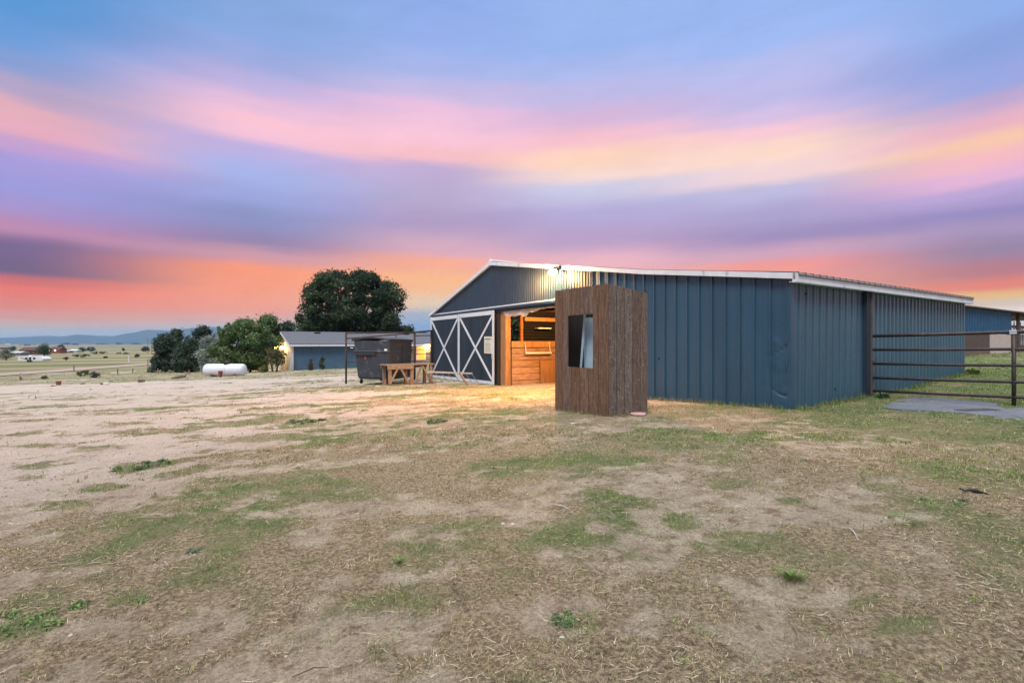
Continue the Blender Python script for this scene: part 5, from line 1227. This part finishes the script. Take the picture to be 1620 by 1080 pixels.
# broad leaves along the barn's side wall
for i, (px, py, w, h, lb) in enumerate(((1410, 616, 26, 12, 'broad grey green leaves against the barn side wall beside the gate'), (1432, 613, 22, 10, 'grey green leafy weed further along the barn side wall'), (1395, 630, 22, 12, 'pale leafy weed at the gate hinge'), (1535, 592, 34, 14, 'bright green weed at the far corner of the barn'))):
    weed(px, py, w, h, 240, [(.16,.24,.13),(.12,.19,.10)] if i < 3 else YG, lb, broad=True, seed=30+i)
# tall fringe along the barn foot
def fringe():
    n = 16000; v = rng.random(n); isf = rng.random(n) < .5
    u = np.where(isf, rng.random(n)*8.2, 0); vv = np.where(isf, 0, rng.random(n)*10.8); off = .03+.22*rng.random(n)**1.5
    x = C0.x+D1.x*u+D2.x*vv+np.where(isf, N1.x, N2.x)*off; y = C0.y+D1.y*u+D2.y*vv+np.where(isf, N1.y, N2.y)*off
    gr = rng.random(n) < np.where(isf, np.where(u < 2, .8, .35), .9)
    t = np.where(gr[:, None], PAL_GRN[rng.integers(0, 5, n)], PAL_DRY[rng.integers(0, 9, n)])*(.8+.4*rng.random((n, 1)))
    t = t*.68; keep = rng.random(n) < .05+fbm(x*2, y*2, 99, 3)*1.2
    blades(x[keep], y[keep], (.03+.15*rng.random(n)**3)[keep], np.full(n, .007)[keep], (.2+.5*rng.random(n))[keep], t[keep], 'grass', 'taller grass growing along the foot of the barn wall', 'grass')
fringe()
def booth_fringe():
    n = 3600; f = rng.random(n) < .6; u = np.where(f, rng.random(n)*bw, 0); v = np.where(f, 0, rng.random(n)*bd); off = -.01+.16*rng.random(n)**1.7
    x = B0.x+D1.x*u+D2.x*v+np.where(f, N1.x, N2.x)*off; y = B0.y+D1.y*u+D2.y*v+np.where(f, N1.y, N2.y)*off
    t = np.where((rng.random(n) < .25)[:, None], PAL_GRN[rng.integers(0, 5, n)], PAL_DRY[rng.integers(0, 9, n)])*(.5+.4*rng.random((n, 1)))
    k = rng.random(n) < fbm(x*4, y*4, 98, 3)*1.5-.1
    blades(x[k], y[k], (.02+.09*rng.random(n)**2)[k], np.full(n, .006)[k], (.3+.6*rng.random(n))[k], t[k], 'grass', 'dry grass and weeds gathered along the foot of the brown booth', 'grass')
booth_fringe()
# pebbles and clods
def grit():
    n = 9000; x, y, r = sample(n, 1.4, 14, 1.0); k = not_inside(x, y); x, y, r = x[k], y[k], r[k]; n = len(x)
    z = ground(x, y)+(fbm(x*1.7, y*1.7, 5, 4)-.5)*.05+(fbm(x*7, y*7, 6, 3)-.5)*.02
    s = (.002+.007*rng.random(n)**3)*np.clip(r/4, 1, 2.5)
    O = np.array([(1,0,0),(0,1,0),(-1,0,0),(0,-1,0),(0,0,.8),(0,0,-.5)], float)
    V = (np.c_[x, y, z][:, None]+O[None]*s[:, None, None]*(.7+.6*rng.random((n, 6, 1)))).reshape(-1, 3)
    fc = np.array([(0,1,4),(1,2,4),(2,3,4),(3,0,4),(1,0,5),(2,1,5),(3,2,5),(0,3,5)])
    F_ = (np.arange(n)[:, None, None]*6+fc[None]).reshape(-1); nf = n*8
    t = np.array([(.45,.38,.33),(.30,.22,.17),(.20,.14,.11),(.6,.55,.5)])[rng.integers(0, 4, n)]
    o = npmesh('pebbles', V, F_, np.arange(nf)*3, np.full(nf, 3), 'grass', tint=np.repeat(t, 6, 0)); tag(o, 'small pebbles and clods on the bare soil', 'pebbles', kind='stuff')
grit()

# ------------------------------------------------------------------ haze
HAZE = 5e-5
if HAZE:
    mb = MB(); mb.box(-11900, 13900, -900, 13800, -40, 330)
    m = bpy.data.materials.new('haze_air'); m.use_nodes = True; nt = m.node_tree; nt.nodes.clear()
    pv = nt.nodes.new('ShaderNodeVolumePrincipled'); pv.inputs['Color'].default_value = (.34, .62, 1, 1); pv.inputs['Density'].default_value = HAZE; pv.inputs['Anisotropy'].default_value = .1
    out = nt.nodes.new('ShaderNodeOutputMaterial'); nt.links.new(pv.outputs[0], out.inputs['Volume'])
    o = mb.build('haze', m); tag(o, kind='stuff')
